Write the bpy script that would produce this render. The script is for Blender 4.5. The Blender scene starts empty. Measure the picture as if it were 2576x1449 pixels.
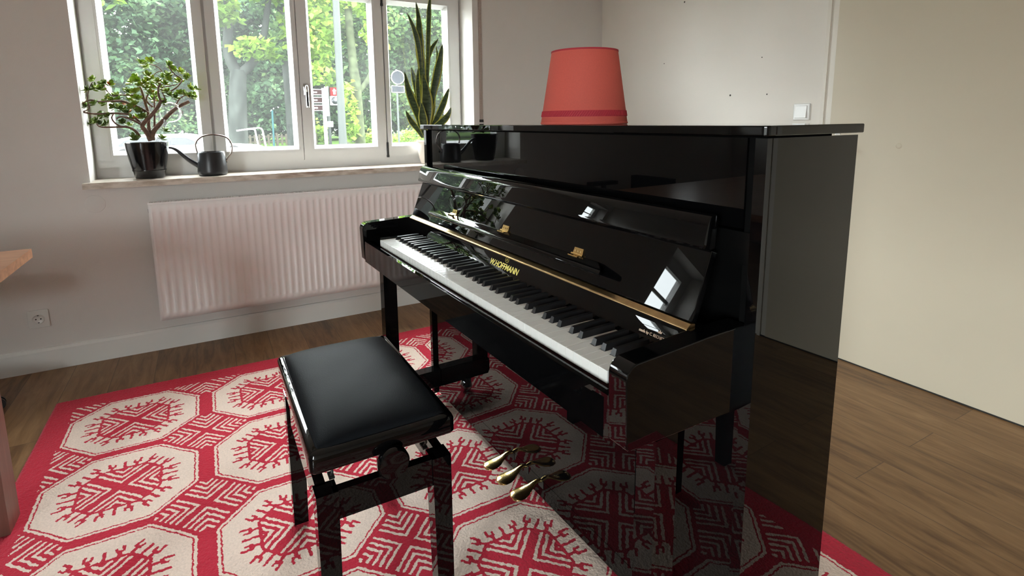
import bpy, bmesh, math, random
import numpy as np
from mathutils import Vector, Matrix

random.seed(7)
rng = np.random.default_rng(7)
SC = bpy.context.scene
COL = SC.collection
PI = math.pi

# ------------------------------------------------------------------ helpers
class MB:
    """collects shapes and links them as ONE mesh object"""
    def __init__(self):
        self.bm = bmesh.new()

    def _bevel(self, verts, w, seg):
        if w <= 0:
            return
        es = set()
        for v in verts:
            for e in v.link_edges:
                if len(e.link_faces) == 2 and e.calc_face_angle(0) > 0.45:
                    es.add(e)
        bmesh.ops.bevel(self.bm, geom=list(es), offset=w, segments=seg, affect='EDGES', profile=0.5, clamp_overlap=True)

    def box(self, x0, x1, y0, y1, z0, z1, bevel=0.0, seg=2):
        vs = [self.bm.verts.new(p) for p in ((x0, y0, z0), (x1, y0, z0), (x1, y1, z0), (x0, y1, z0),
                                              (x0, y0, z1), (x1, y0, z1), (x1, y1, z1), (x0, y1, z1))]
        for f in ((3, 2, 1, 0), (4, 5, 6, 7), (0, 1, 5, 4), (1, 2, 6, 5), (2, 3, 7, 6), (3, 0, 4, 7)):
            self.bm.faces.new([vs[i] for i in f])
        self._bevel(vs, bevel, seg)
        return self

    def hexa(self, pts, bevel=0.0, seg=2):
        vs = [self.bm.verts.new(p) for p in pts]
        for f in ((3, 2, 1, 0), (4, 5, 6, 7), (0, 1, 5, 4), (1, 2, 6, 5), (2, 3, 7, 6), (3, 0, 4, 7)):
            self.bm.faces.new([vs[i] for i in f])
        self._bevel(vs, bevel, seg)
        return self

    def prism(self, poly, axis, a0, a1, bevel=0.0, seg=2):
        """poly: 2D outline in the two other axes (in x,y,z order), extruded along axis"""
        def P(p, a):
            return {'x': (a, p[0], p[1]), 'y': (p[0], a, p[1]), 'z': (p[0], p[1], a)}[axis]
        A = [self.bm.verts.new(P(p, a0)) for p in poly]
        B = [self.bm.verts.new(P(p, a1)) for p in poly]
        n = len(poly)
        fs = [self.bm.faces.new(A), self.bm.faces.new(B[::-1])]
        for i in range(n):
            j = (i + 1) % n
            fs.append(self.bm.faces.new([A[j], A[i], B[i], B[j]]))
        bmesh.ops.recalc_face_normals(self.bm, faces=fs)
        self._bevel(A + B, bevel, seg)
        return self

    def lathe(self, prof, c=(0, 0, 0), n=48, axis='z', squash=(1, 1)):
        rings = []
        for r, h in prof:
            ring = []
            for k in range(n if r > 1e-6 else 1):
                a = 2 * PI * k / n
                u, v = r * math.cos(a) * squash[0], r * math.sin(a) * squash[1]
                p = {'z': (u, v, h), 'x': (h, u, v), 'y': (v, h, u)}[axis]
                ring.append(self.bm.verts.new((c[0] + p[0], c[1] + p[1], c[2] + p[2])))
            rings.append(ring)
        for A, B in zip(rings[:-1], rings[1:]):
            for k in range(n):
                k2 = (k + 1) % n
                if len(A) == 1 and len(B) == 1:
                    continue
                if len(A) == 1:
                    self.bm.faces.new([A[0], B[k2], B[k]])
                elif len(B) == 1:
                    self.bm.faces.new([A[k], A[k2], B[0]])
                else:
                    self.bm.faces.new([A[k], A[k2], B[k2], B[k]])
        return self

    def tube(self, pts, rad, n=10, caps=True, flat=None):
        pts = [Vector(p) for p in pts]
        if not isinstance(rad, (list, tuple)):
            rad = [rad] * len(pts)
        t0 = (pts[1] - pts[0]).normalized()
        up = Vector((0, 0, 1)) if abs(t0.z) < 0.9 else Vector((0, 1, 0))
        s = t0.cross(up).normalized()
        rings = []
        for i, p in enumerate(pts):
            t = (pts[min(i + 1, len(pts) - 1)] - pts[max(i - 1, 0)]).normalized()
            s = (s - t * s.dot(t)).normalized()
            b = t.cross(s)
            fa, fb = flat if flat else (1, 1)
            rings.append([self.bm.verts.new(p + (s * math.cos(2 * PI * k / n) * fa + b * math.sin(2 * PI * k / n) * fb) * rad[i]) for k in range(n)])
        for A, B in zip(rings[:-1], rings[1:]):
            for k in range(n):
                self.bm.faces.new([A[k], A[(k + 1) % n], B[(k + 1) % n], B[k]])
        if caps:
            self.bm.faces.new(rings[0][::-1])
            self.bm.faces.new(rings[-1])
        return self

    def loft(self, rings):
        R = [[self.bm.verts.new(p) for p in r] for r in rings]
        n = len(R[0])
        fs = []
        for A, B in zip(R[:-1], R[1:]):
            for k in range(n):
                fs.append(self.bm.faces.new([A[k], A[(k + 1) % n], B[(k + 1) % n], B[k]]))
        fs.append(self.bm.faces.new(R[0][::-1]))
        fs.append(self.bm.faces.new(R[-1]))
        bmesh.ops.recalc_face_normals(self.bm, faces=fs)
        return self

    def build(self, name, m, parent=None, smooth=None, recalc=True):
        if recalc:
            bmesh.ops.recalc_face_normals(self.bm, faces=self.bm.faces[:])
        me = bpy.data.meshes.new(name)
        self.bm.to_mesh(me)
        self.bm.free()
        me.materials.append(m)
        if smooth is not None:
            me.polygons.foreach_set('use_smooth', [True] * len(me.polygons))
            me.set_sharp_from_angle(angle=math.radians(smooth))
        o = bpy.data.objects.new(name, me)
        COL.objects.link(o)
        o.parent = parent
        return o


def thing(name, label, cat, loc=(0, 0, 0), rotz=0.0, group=None):
    o = bpy.data.objects.new(name, None)
    COL.objects.link(o)
    o.empty_display_size = 0.05
    o.location = loc
    o.rotation_euler = (0, 0, rotz)
    o['label'] = label
    o['category'] = cat
    if group:
        o['group'] = group
    return o


def tag(o, label, cat, group=None):
    o['label'] = label
    o['category'] = cat
    if group:
        o['group'] = group
    return o


def struct(o):
    o['kind'] = 'structure'
    return o


def dup(root, loc, rotz=None, label=None, group=None):
    r = root.copy(); COL.objects.link(r); r.location = loc
    if rotz is not None:
        r.rotation_euler = (0, 0, rotz)
    if label:
        r['label'] = label
    if group:
        r['group'] = group
    for ch in list(root.children):
        c = ch.copy(); COL.objects.link(c); c.parent = r
        for g in list(ch.children):
            d = g.copy(); COL.objects.link(d); d.parent = c
    return r


def raw_mesh(name, verts, faces, m, parent=None, attrs=None, smooth=False):
    me = bpy.data.meshes.new(name)
    nv, nf, k = len(verts), len(faces), faces.shape[1]
    me.vertices.add(nv)
    me.vertices.foreach_set('co', np.asarray(verts, np.float32).ravel())
    me.loops.add(nf * k)
    me.loops.foreach_set('vertex_index', np.asarray(faces, np.int32).ravel())
    me.polygons.add(nf)
    me.polygons.foreach_set('loop_start', np.arange(0, nf * k, k, dtype=np.int32))
    me.polygons.foreach_set('loop_total', np.full(nf, k, dtype=np.int32))
    for an, av in (attrs or {}).items():
        a = me.attributes.new(an, 'FLOAT', 'POINT')
        a.data.foreach_set('value', np.asarray(av, np.float32))
    me.update(calc_edges=True)
    me.validate()
    if smooth:
        me.polygons.foreach_set('use_smooth', [True] * len(me.polygons))
    me.materials.append(m)
    o = bpy.data.objects.new(name, me)
    COL.objects.link(o)
    o.parent = parent
    return o


def text_mesh(name, body, size, m, parent, mat4, extrude=0.0004, sx=1.0, bold=0.0):
    cu = bpy.data.curves.new(name, 'FONT')
    cu.body = body
    cu.size = size
    cu.extrude = extrude
    cu.offset = bold
    cu.resolution_u = 3
    t = bpy.data.objects.new(name + '_curve', cu)
    COL.objects.link(t)
    bpy.context.view_layer.update()
    dg = bpy.context.evaluated_depsgraph_get()
    me = bpy.data.meshes.new_from_object(t.evaluated_get(dg))
    bpy.data.objects.remove(t)
    me.transform(mat4 @ Matrix.Diagonal((sx, 1, 1, 1)))
    me.materials.clear()
    me.materials.append(m)
    o = bpy.data.objects.new(name, me)
    COL.objects.link(o)
    o.parent = parent
    return o

# ------------------------------------------------------------------ materials
def new_mat(name):
    m = bpy.data.materials.new(name)
    m.use_nodes = True
    nt = m.node_tree
    b = nt.nodes['Principled BSDF']
    return m, nt, b


def N(nt, kind, **kw):
    n = nt.nodes.new(kind)
    for k, v in kw.items():
        if k.startswith('i_'):
            n.inputs[k[2:].replace('_', ' ')].default_value = v
        else:
            setattr(n, k, v)
    return n


def simple(name, col, rough=0.5, metal=0.0, noise=0.0, nscale=40.0, bump=0.0, bscale=200.0, spec=0.5, coat=0.0, stretch=(1, 1, 1), ior=1.5):
    m, nt, b = new_mat(name)
    L = nt.links.new
    b.inputs['Base Color'].default_value = (*col, 1)
    b.inputs['Roughness'].default_value = rough
    b.inputs['Metallic'].default_value = metal
    b.inputs['Specular IOR Level'].default_value = spec
    b.inputs['Coat Weight'].default_value = coat
    b.inputs['IOR'].default_value = ior
    if noise > 0 or bump > 0:
        tc = N(nt, 'ShaderNodeTexCoord')
        mp = N(nt, 'ShaderNodeMapping')
        mp.inputs['Scale'].default_value = stretch
        L(tc.outputs['Object'], mp.inputs['Vector'])
    if noise > 0:
        nz = N(nt, 'ShaderNodeTexNoise', i_Scale=nscale, i_Detail=3.0)
        L(mp.outputs[0], nz.inputs['Vector'])
        rp = N(nt, 'ShaderNodeValToRGB')
        rp.color_ramp.elements[0].position = 0.3
        rp.color_ramp.elements[1].position = 0.7
        rp.color_ramp.elements[0].color = (*[max(0, c * (1 - noise)) for c in col], 1)
        rp.color_ramp.elements[1].color = (*[min(1, c * (1 + noise)) for c in col], 1)
        L(nz.outputs['Fac'], rp.inputs['Fac'])
        L(rp.outputs['Color'], b.inputs['Base Color'])
    if bump > 0:
        bz = N(nt, 'ShaderNodeTexNoise', i_Scale=bscale, i_Detail=2.0)
        L(mp.outputs[0], bz.inputs['Vector'])
        bp = N(nt, 'ShaderNodeBump', i_Strength=bump, i_Distance=0.002)
        L(bz.outputs['Fac'], bp.inputs['Height'])
        L(bp.outputs['Normal'], b.inputs['Normal'])
    return m


M = {}
M['wall'] = simple('wall_paint', (0.70, 0.67, 0.64), 0.85, noise=0.015, nscale=3, bump=0.35, bscale=260, spec=0.25)
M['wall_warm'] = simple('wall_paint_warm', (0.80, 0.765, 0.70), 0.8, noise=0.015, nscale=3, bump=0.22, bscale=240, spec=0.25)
M['ceiling'] = simple('ceiling_paint', (0.8, 0.79, 0.77), 0.9)
M['door'] = simple('ivory_door_paint', (0.62, 0.555, 0.43), 0.45, noise=0.02, nscale=2, bump=0.05, bscale=60)
M['trimw'] = simple('white_gloss_trim', (0.78, 0.77, 0.74), 0.35, noise=0.01, nscale=5)
M['trim_ivory'] = simple('ivory_trim', (0.74, 0.70, 0.62), 0.4, noise=0.01, nscale=5)
M['pvc'] = simple('window_frame_white', (0.69, 0.69, 0.685), 0.3, noise=0.01, nscale=6)
M['seal'] = simple('dark_seal', (0.05, 0.045, 0.04), 0.6, noise=0.1)
M['gap'] = simple('dark_gap', (0.02, 0.018, 0.015), 0.8, noise=0.1)
M['radiator'] = simple('radiator_enamel', (0.84, 0.80, 0.785), 0.3, noise=0.01, nscale=5)
M['piano'] = simple('black_polished_lacquer', (0.0018, 0.0018, 0.002), 0.010, noise=0.05, nscale=3, spec=0.5, ior=1.37)
M['piano_satin'] = simple('black_satin_lacquer', (0.003, 0.003, 0.003), 0.25, noise=0.05, nscale=5)
M['ivory'] = simple('white_key', (0.86, 0.855, 0.82), 0.14, noise=0.015, nscale=8)
M['ebony'] = simple('black_key', (0.012, 0.012, 0.013), 0.28, noise=0.1, nscale=30)
M['filler_black'] = simple('matte_black_filler', (0.004, 0.004, 0.004), 0.95, noise=0.1, spec=0.05)
M['felt'] = simple('dark_red_felt', (0.06, 0.008, 0.01), 0.9, noise=0.2, nscale=200)
M['brass'] = simple('polished_brass', (0.86, 0.62, 0.26), 0.16, 1.0, noise=0.06, nscale=60)
M['brass_strip'] = simple('worn_brass', (0.48, 0.33, 0.16), 0.32, 1.0, noise=0.16, nscale=35)
M['gold'] = simple('gold_lettering', (0.85, 0.72, 0.18), 0.4, 0.25, noise=0.05)
M['gold_pale'] = simple('pale_gold_lettering', (0.80, 0.62, 0.48), 0.4, 0.2, noise=0.05)
M['leather'] = simple('black_leatherette', (0.008, 0.009, 0.0105), 0.48, noise=0.12, nscale=12, bump=0.2, bscale=420, spec=0.5, ior=1.10)
M['chrome'] = simple('chrome', (0.8, 0.8, 0.8), 0.12, 1.0, noise=0.03)
M['steel_dark'] = simple('dark_steel', (0.03, 0.03, 0.03), 0.5, 0.3, noise=0.1)
M['pot_black'] = simple('black_glazed_pot', (0.008, 0.008, 0.009), 0.13, noise=0.15, nscale=20, bump=0.10, bscale=45)
M['can_black'] = simple('black_matte_enamel', (0.017, 0.018, 0.021), 0.34, noise=0.1, nscale=30)
M['can_handle'] = simple('grey_brown_metal', (0.25, 0.21, 0.19), 0.25, 0.9, noise=0.1)
M['soil'] = simple('soil', (0.03, 0.02, 0.014), 0.95, noise=0.4, nscale=120, bump=0.8, bscale=150)
M['bark_jade'] = simple('jade_bark', (0.17, 0.10, 0.07), 0.7, noise=0.35, nscale=70, bump=0.4, bscale=120)
M['vase'] = simple('cream_ceramic', (0.78, 0.71, 0.63), 0.25, noise=0.02, nscale=8)
M['plastic_white'] = simple('white_plastic', (0.70, 0.69, 0.66), 0.25, noise=0.01)
M['plastic_black'] = simple('black_plastic', (0.012, 0.012, 0.012), 0.4, noise=0.1)
M['chair_fabric'] = simple('black_chair_fabric', (0.014, 0.014, 0.016), 0.9, noise=0.25, nscale=220, bump=0.4, bscale=400)
M['strap'] = simple('beige_webbing', (0.42, 0.34, 0.30), 0.8, noise=0.12, nscale=180)
M['nail'] = simple('nail_hole_dark', (0.05, 0.045, 0.04), 0.9, noise=0.1)
# outdoors
M['grass'] = simple('grass_ground', (0.03, 0.055, 0.012), 0.9, noise=0.5, nscale=1.2, spec=0.03)
M['asphalt'] = simple('pavement_grey', (0.10, 0.098, 0.092), 0.9, noise=0.12, nscale=3, spec=0.03)
M['bark'] = simple('tree_bark', (0.016, 0.018, 0.016), 0.95, noise=0.45, nscale=4, bump=0.8, bscale=14, stretch=(1, 1, 0.4), spec=0.03)
M['bark_ivy'] = simple('ivy_covered_bark', (0.028, 0.034, 0.018), 0.95, noise=0.5, nscale=5, bump=0.9, bscale=16, spec=0.03)
M['galv'] = simple('galvanised_steel', (0.030, 0.033, 0.031), 0.6, 0.0, noise=0.08, spec=0.03)
M['paint_white'] = simple('white_street_paint', (0.72, 0.72, 0.70), 0.5, noise=0.05, spec=0.03)
M['sign_grey'] = simple('grey_sign_back', (0.009, 0.010, 0.013), 0.6, noise=0.05, spec=0.03)
M['sign_red'] = simple('red_sign_face', (0.10, 0.002, 0.003), 0.5, noise=0.05, spec=0.03)
M['sign_maroon'] = simple('maroon_sign_face', (0.014, 0.004, 0.004), 0.5, noise=0.1, spec=0.03)
M['lens'] = simple('dark_lamp_lens', (0.004, 0.005, 0.008), 0.2, noise=0.1)
M['wood_grey'] = simple('weathered_wood', (0.035, 0.031, 0.023), 0.9, noise=0.2, nscale=12, stretch=(6, 6, 1), spec=0.03)
M['teal'] = simple('teal_paint', (0.008, 0.03, 0.032), 0.5, noise=0.05, spec=0.03)
M['car_white'] = simple('white_car_paint', (0.75, 0.76, 0.78), 0.15, noise=0.02)
M['car_glass'] = simple('dark_car_glass', (0.02, 0.022, 0.025), 0.05, noise=0.02)
M['tyre'] = simple('black_rubber', (0.015, 0.015, 0.015), 0.8, noise=0.1, spec=0.03)
M['stone_grey'] = simple('grey_stone_block', (0.04, 0.038, 0.034), 0.9, noise=0.25, nscale=6, spec=0.03)


def wood_floor():
    m, nt, b = new_mat('oak_plank_floor')
    L = nt.links.new
    tc = N(nt, 'ShaderNodeTexCoord')
    br = N(nt, 'ShaderNodeTexBrick', offset=0.37, offset_frequency=2)
    br.inputs['Scale'].default_value = 1.0
    br.inputs['Brick Width'].default_value = 1.21
    br.inputs['Row Height'].default_value = 0.176
    br.inputs['Mortar Size'].default_value = 0.0011
    br.inputs['Mortar Smooth'].default_value = 0.0
    br.inputs['Color1'].default_value = (0, 0, 0, 1)
    br.inputs['Color2'].default_value = (1, 1, 1, 1)
    br.inputs['Mortar'].default_value = (0.5, 0.5, 0.5, 1)
    L(tc.outputs['Object'], br.inputs['Vector'])
    mp = N(nt, 'ShaderNodeMapping')
    mp.inputs['Scale'].default_value = (1.6, 11, 1)
    add = N(nt, 'ShaderNodeVectorMath', operation='MULTIPLY_ADD')
    add.inputs[1].default_value = (7, 7, 7)
    L(br.outputs['Color'], add.inputs[0])
    L(tc.outputs['Object'], add.inputs[2])
    L(add.outputs[0], mp.inputs['Vector'])
    n1 = N(nt, 'ShaderNodeTexNoise', i_Scale=2.2, i_Detail=6.0, i_Roughness=0.62, i_Distortion=0.6)
    L(mp.outputs[0], n1.inputs['Vector'])
    mp2 = N(nt, 'ShaderNodeMapping')
    mp2.inputs['Scale'].default_value = (3.0, 70, 1)
    L(tc.outputs['Object'], mp2.inputs['Vector'])
    n2 = N(nt, 'ShaderNodeTexNoise', i_Scale=2.0, i_Detail=3.0)
    L(mp2.outputs[0], n2.inputs['Vector'])
    rp = N(nt, 'ShaderNodeValToRGB')
    e = rp.color_ramp.elements
    e[0].position, e[0].color = 0.28, (0.125, 0.060, 0.024, 1)
    e[1].position, e[1].color = 0.72, (0.33, 0.190, 0.088, 1)
    x = e.new(0.47); x.color = (0.225, 0.120, 0.050, 1)
    mx = N(nt, 'ShaderNodeMath', operation='MULTIPLY_ADD')
    mx.inputs[1].default_value = 0.10
    L(n2.outputs['Fac'], mx.inputs[0]); L(n1.outputs['Fac'], mx.inputs[2])
    m3 = N(nt, 'ShaderNodeMath', operation='MULTIPLY_ADD')
    m3.inputs[1].default_value = 0.16
    L(br.outputs['Color'], m3.inputs[0]); L(mx.outputs[0], m3.inputs[2])
    m4 = N(nt, 'ShaderNodeMath', operation='SUBTRACT')
    m4.inputs[1].default_value = 0.16
    L(m3.outputs[0], m4.inputs[0])
    L(m4.outputs[0], rp.inputs['Fac'])
    mixm = N(nt, 'ShaderNodeMixRGB')
    mixm.inputs['Color2'].default_value = (0.10, 0.055, 0.03, 1)
    L(br.outputs['Fac'], mixm.inputs['Fac'])
    L(rp.outputs['Color'], mixm.inputs['Color1'])
    L(mixm.outputs[0], b.inputs['Base Color'])
    b.inputs['Roughness'].default_value = 0.42
    b.inputs['Specular IOR Level'].default_value = 0.4
    bp = N(nt, 'ShaderNodeBump', i_Strength=0.15, i_Distance=0.001)
    L(n2.outputs['Fac'], bp.inputs['Height'])
    L(bp.outputs['Normal'], b.inputs['Normal'])
    return m


def wood_table():
    m, nt, b = new_mat('red_brown_table_wood')
    L = nt.links.new
    tc = N(nt, 'ShaderNodeTexCoord')
    mp = N(nt, 'ShaderNodeMapping')
    mp.inputs['Scale'].default_value = (14, 1.2, 14)
    L(tc.outputs['Object'], mp.inputs['Vector'])
    nz = N(nt, 'ShaderNodeTexNoise', i_Scale=2.2, i_Detail=5.0, i_Distortion=0.8)
    L(mp.outputs[0], nz.inputs['Vector'])
    rp = N(nt, 'ShaderNodeValToRGB')
    e = rp.color_ramp.elements
    e[0].position, e[0].color = 0.3, (0.20, 0.085, 0.04, 1)
    e[1].position, e[1].color = 0.72, (0.42, 0.21, 0.115, 1)
    L(nz.outputs['Fac'], rp.inputs['Fac'])
    L(rp.outputs['Color'], b.inputs['Base Color'])
    b.inputs['Roughness'].default_value = 0.28
    return m


def stone_sill():
    m, nt, b = new_mat('travertine_sill')
    L = nt.links.new
    tc = N(nt, 'ShaderNodeTexCoord')
    mp = N(nt, 'ShaderNodeMapping')
    mp.inputs['Scale'].default_value = (1, 0.35, 1)
    L(tc.outputs['Object'], mp.inputs['Vector'])
    n1 = N(nt, 'ShaderNodeTexNoise', i_Scale=45, i_Detail=5.0)
    n2 = N(nt, 'ShaderNodeTexNoise', i_Scale=14, i_Detail=4.0, i_Distortion=1.0)
    L(mp.outputs[0], n1.inputs['Vector']); L(mp.outputs[0], n2.inputs['Vector'])
    rp = N(nt, 'ShaderNodeValToRGB')
    e = rp.color_ramp.elements
    e[0].position, e[0].color = 0.32, (0.42, 0.35, 0.28, 1)
    e[1].position, e[1].color = 0.6, (0.68, 0.61, 0.53, 1)
    L(n1.outputs['Fac'], rp.inputs['Fac'])
    rp2 = N(nt, 'ShaderNodeValToRGB')
    rp2.color_ramp.elements[0].position = 0.6
    rp2.color_ramp.elements[1].position = 0.68
    L(n2.outputs['Fac'], rp2.inputs['Fac'])
    mx = N(nt, 'ShaderNodeMixRGB')
    mx.inputs['Color2'].default_value = (0.36, 0.27, 0.22, 1)
    L(rp2.outputs['Color'], mx.inputs['Fac']); L(rp.outputs['Color'], mx.inputs['Color1'])
    L(mx.outputs[0], b.inputs['Base Color'])
    b.inputs['Roughness'].default_value = 0.3
    return m


def leaf_mat(name, stops, rough=0.45, trans=0.35, attr='tint', spec=0.4):
    m = bpy.data.materials.new(name)
    m.use_nodes = True
    nt = m.node_tree
    L = nt.links.new
    b = nt.nodes['Principled BSDF']
    out = nt.nodes['Material Output']
    at = N(nt, 'ShaderNodeAttribute', attribute_name=attr)
    rp = N(nt, 'ShaderNodeValToRGB')
    e = rp.color_ramp.elements
    e[0].position, e[0].color = stops[0][0], (*stops[0][1], 1)
    e[1].position, e[1].color = stops[-1][0], (*stops[-1][1], 1)
    for p, c in stops[1:-1]:
        x = e.new(p); x.color = (*c, 1)
    L(at.outputs['Fac'], rp.inputs['Fac'])
    L(rp.outputs['Color'], b.inputs['Base Color'])
    b.inputs['Roughness'].default_value = rough
    b.inputs['Specular IOR Level'].default_value = spec
    if trans > 0:
        tr = N(nt, 'ShaderNodeBsdfTranslucent')
        L(rp.outputs['Color'], tr.inputs['Color'])
        mx = N(nt, 'ShaderNodeMixShader')
        mx.inputs[0].default_value = trans
        L(b.outputs[0], mx.inputs[1]); L(tr.outputs[0], mx.inputs[2])
        L(mx.outputs[0], out.inputs['Surface'])
    return m


def glass_mat(name, tint=(0.93, 0.95, 0.94), f0=0.04, haze=0.0, power=5.0):
    """thin glazing: clear transmission, mirror reflection rising towards grazing, a pale veil in place of outdoor haze"""
    m = bpy.data.materials.new(name)
    m.use_nodes = True
    nt = m.node_tree
    L = nt.links.new
    nt.nodes.remove(nt.nodes['Principled BSDF'])
    out = nt.nodes['Material Output']
    tr = N(nt, 'ShaderNodeBsdfTransparent'); tr.inputs['Color'].default_value = (*tint, 1)
    gl = N(nt, 'ShaderNodeBsdfGlossy'); gl.inputs['Roughness'].default_value = 0.0
    lw = N(nt, 'ShaderNodeLayerWeight'); lw.inputs['Blend'].default_value = 0.5
    pw = N(nt, 'ShaderNodeMath', operation='POWER'); pw.inputs[1].default_value = power
    L(lw.outputs['Facing'], pw.inputs[0])
    ma = N(nt, 'ShaderNodeMath', operation='MULTIPLY_ADD'); ma.inputs[1].default_value = 1 - f0; ma.inputs[2].default_value = f0
    L(pw.outputs[0], ma.inputs[0])
    mx = N(nt, 'ShaderNodeMixShader')
    L(ma.outputs[0], mx.inputs[0]); L(tr.outputs[0], mx.inputs[1]); L(gl.outputs[0], mx.inputs[2])
    last = mx
    if haze > 0:  # outdoor haze put into the glass as a pale translucent veil
        tc = N(nt, 'ShaderNodeTexCoord')
        nz = N(nt, 'ShaderNodeTexNoise', i_Scale=2.5, i_Detail=3.0)
        L(tc.outputs['Object'], nz.inputs['Vector'])
        dm = N(nt, 'ShaderNodeMath', operation='MULTIPLY'); dm.inputs[1].default_value = haze * 2
        L(nz.outputs['Fac'], dm.inputs[0])
        tl = N(nt, 'ShaderNodeBsdfTranslucent'); tl.inputs['Color'].default_value = (0.9, 0.92, 0.9, 1)
        m2 = N(nt, 'ShaderNodeMixShader')
        L(dm.outputs[0], m2.inputs[0]); L(mx.outputs[0], m2.inputs[1]); L(tl.outputs[0], m2.inputs[2])
        last = m2
    L(last.outputs[0], out.inputs['Surface'])
    return m


M['floor'] = wood_floor()
M['table'] = wood_table()
M['table_dark'] = simple('dark_table_leg_wood', (0.13, 0.055, 0.04), 0.35, noise=0.3, nscale=9, stretch=(5, 5, 0.6))
M['sill'] = stone_sill()
M['glass'] = glass_mat('window_glass', haze=0.009)
M['globe'] = glass_mat('clear_globe_glass', (0.93, 0.94, 0.95), 0.10, power=2.6)
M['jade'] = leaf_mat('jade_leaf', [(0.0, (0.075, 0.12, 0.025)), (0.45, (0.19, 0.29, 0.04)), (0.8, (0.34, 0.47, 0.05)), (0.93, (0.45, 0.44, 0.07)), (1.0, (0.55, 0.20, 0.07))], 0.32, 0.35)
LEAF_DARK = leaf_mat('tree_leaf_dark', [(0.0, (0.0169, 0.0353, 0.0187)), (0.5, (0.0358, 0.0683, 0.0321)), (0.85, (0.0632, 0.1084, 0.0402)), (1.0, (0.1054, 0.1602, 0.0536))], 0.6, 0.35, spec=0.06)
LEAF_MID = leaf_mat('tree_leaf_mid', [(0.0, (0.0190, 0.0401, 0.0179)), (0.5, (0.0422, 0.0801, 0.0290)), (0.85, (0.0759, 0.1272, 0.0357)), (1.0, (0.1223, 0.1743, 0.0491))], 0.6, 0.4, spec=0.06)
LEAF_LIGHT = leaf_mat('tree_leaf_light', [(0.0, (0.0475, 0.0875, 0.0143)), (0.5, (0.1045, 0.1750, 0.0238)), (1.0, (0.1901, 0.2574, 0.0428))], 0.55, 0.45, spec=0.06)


def snake_mat():
    m, nt, b = new_mat('snake_plant_leaf')
    L = nt.links.new
    at = N(nt, 'ShaderNodeAttribute', attribute_name='edge')
    tc = N(nt, 'ShaderNodeTexCoord')
    mp = N(nt, 'ShaderNodeMapping'); mp.inputs['Scale'].default_value = (12, 12, 55)
    L(tc.outputs['Object'], mp.inputs['Vector'])
    nz = N(nt, 'ShaderNodeTexNoise', i_Scale=1.6, i_Detail=2.0, i_Distortion=1.0)
    L(mp.outputs[0], nz.inputs['Vector'])
    r1 = N(nt, 'ShaderNodeValToRGB')
    r1.color_ramp.elements[0].position = 0.38; r1.color_ramp.elements[0].color = (0.022, 0.042, 0.014, 1)
    r1.color_ramp.elements[1].position = 0.66; r1.color_ramp.elements[1].color = (0.085, 0.125, 0.055, 1)
    L(nz.outputs['Fac'], r1.inputs['Fac'])
    r2 = N(nt, 'ShaderNodeValToRGB')
    r2.color_ramp.elements[0].position = 0.70
    r2.color_ramp.elements[1].position = 0.78
    L(at.outputs['Fac'], r2.inputs['Fac'])
    mx = N(nt, 'ShaderNodeMixRGB')
    mx.inputs['Color2'].default_value = (0.50, 0.50, 0.10, 1)
    L(r2.outputs['Color'], mx.inputs['Fac']); L(r1.outputs['Color'], mx.inputs['Color1'])
    L(mx.outputs[0], b.inputs['Base Color'])
    b.inputs['Roughness'].default_value = 0.35
    out = nt.nodes['Material Output']
    tr = N(nt, 'ShaderNodeBsdfTranslucent'); L(mx.outputs[0], tr.inputs['Color'])
    ms = N(nt, 'ShaderNodeMixShader'); ms.inputs[0].default_value = 0.18
    L(b.outputs[0], ms.inputs[1]); L(tr.outputs[0], ms.inputs[2]); L(ms.outputs[0], out.inputs['Surface'])
    return m


M['snake'] = snake_mat()


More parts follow.
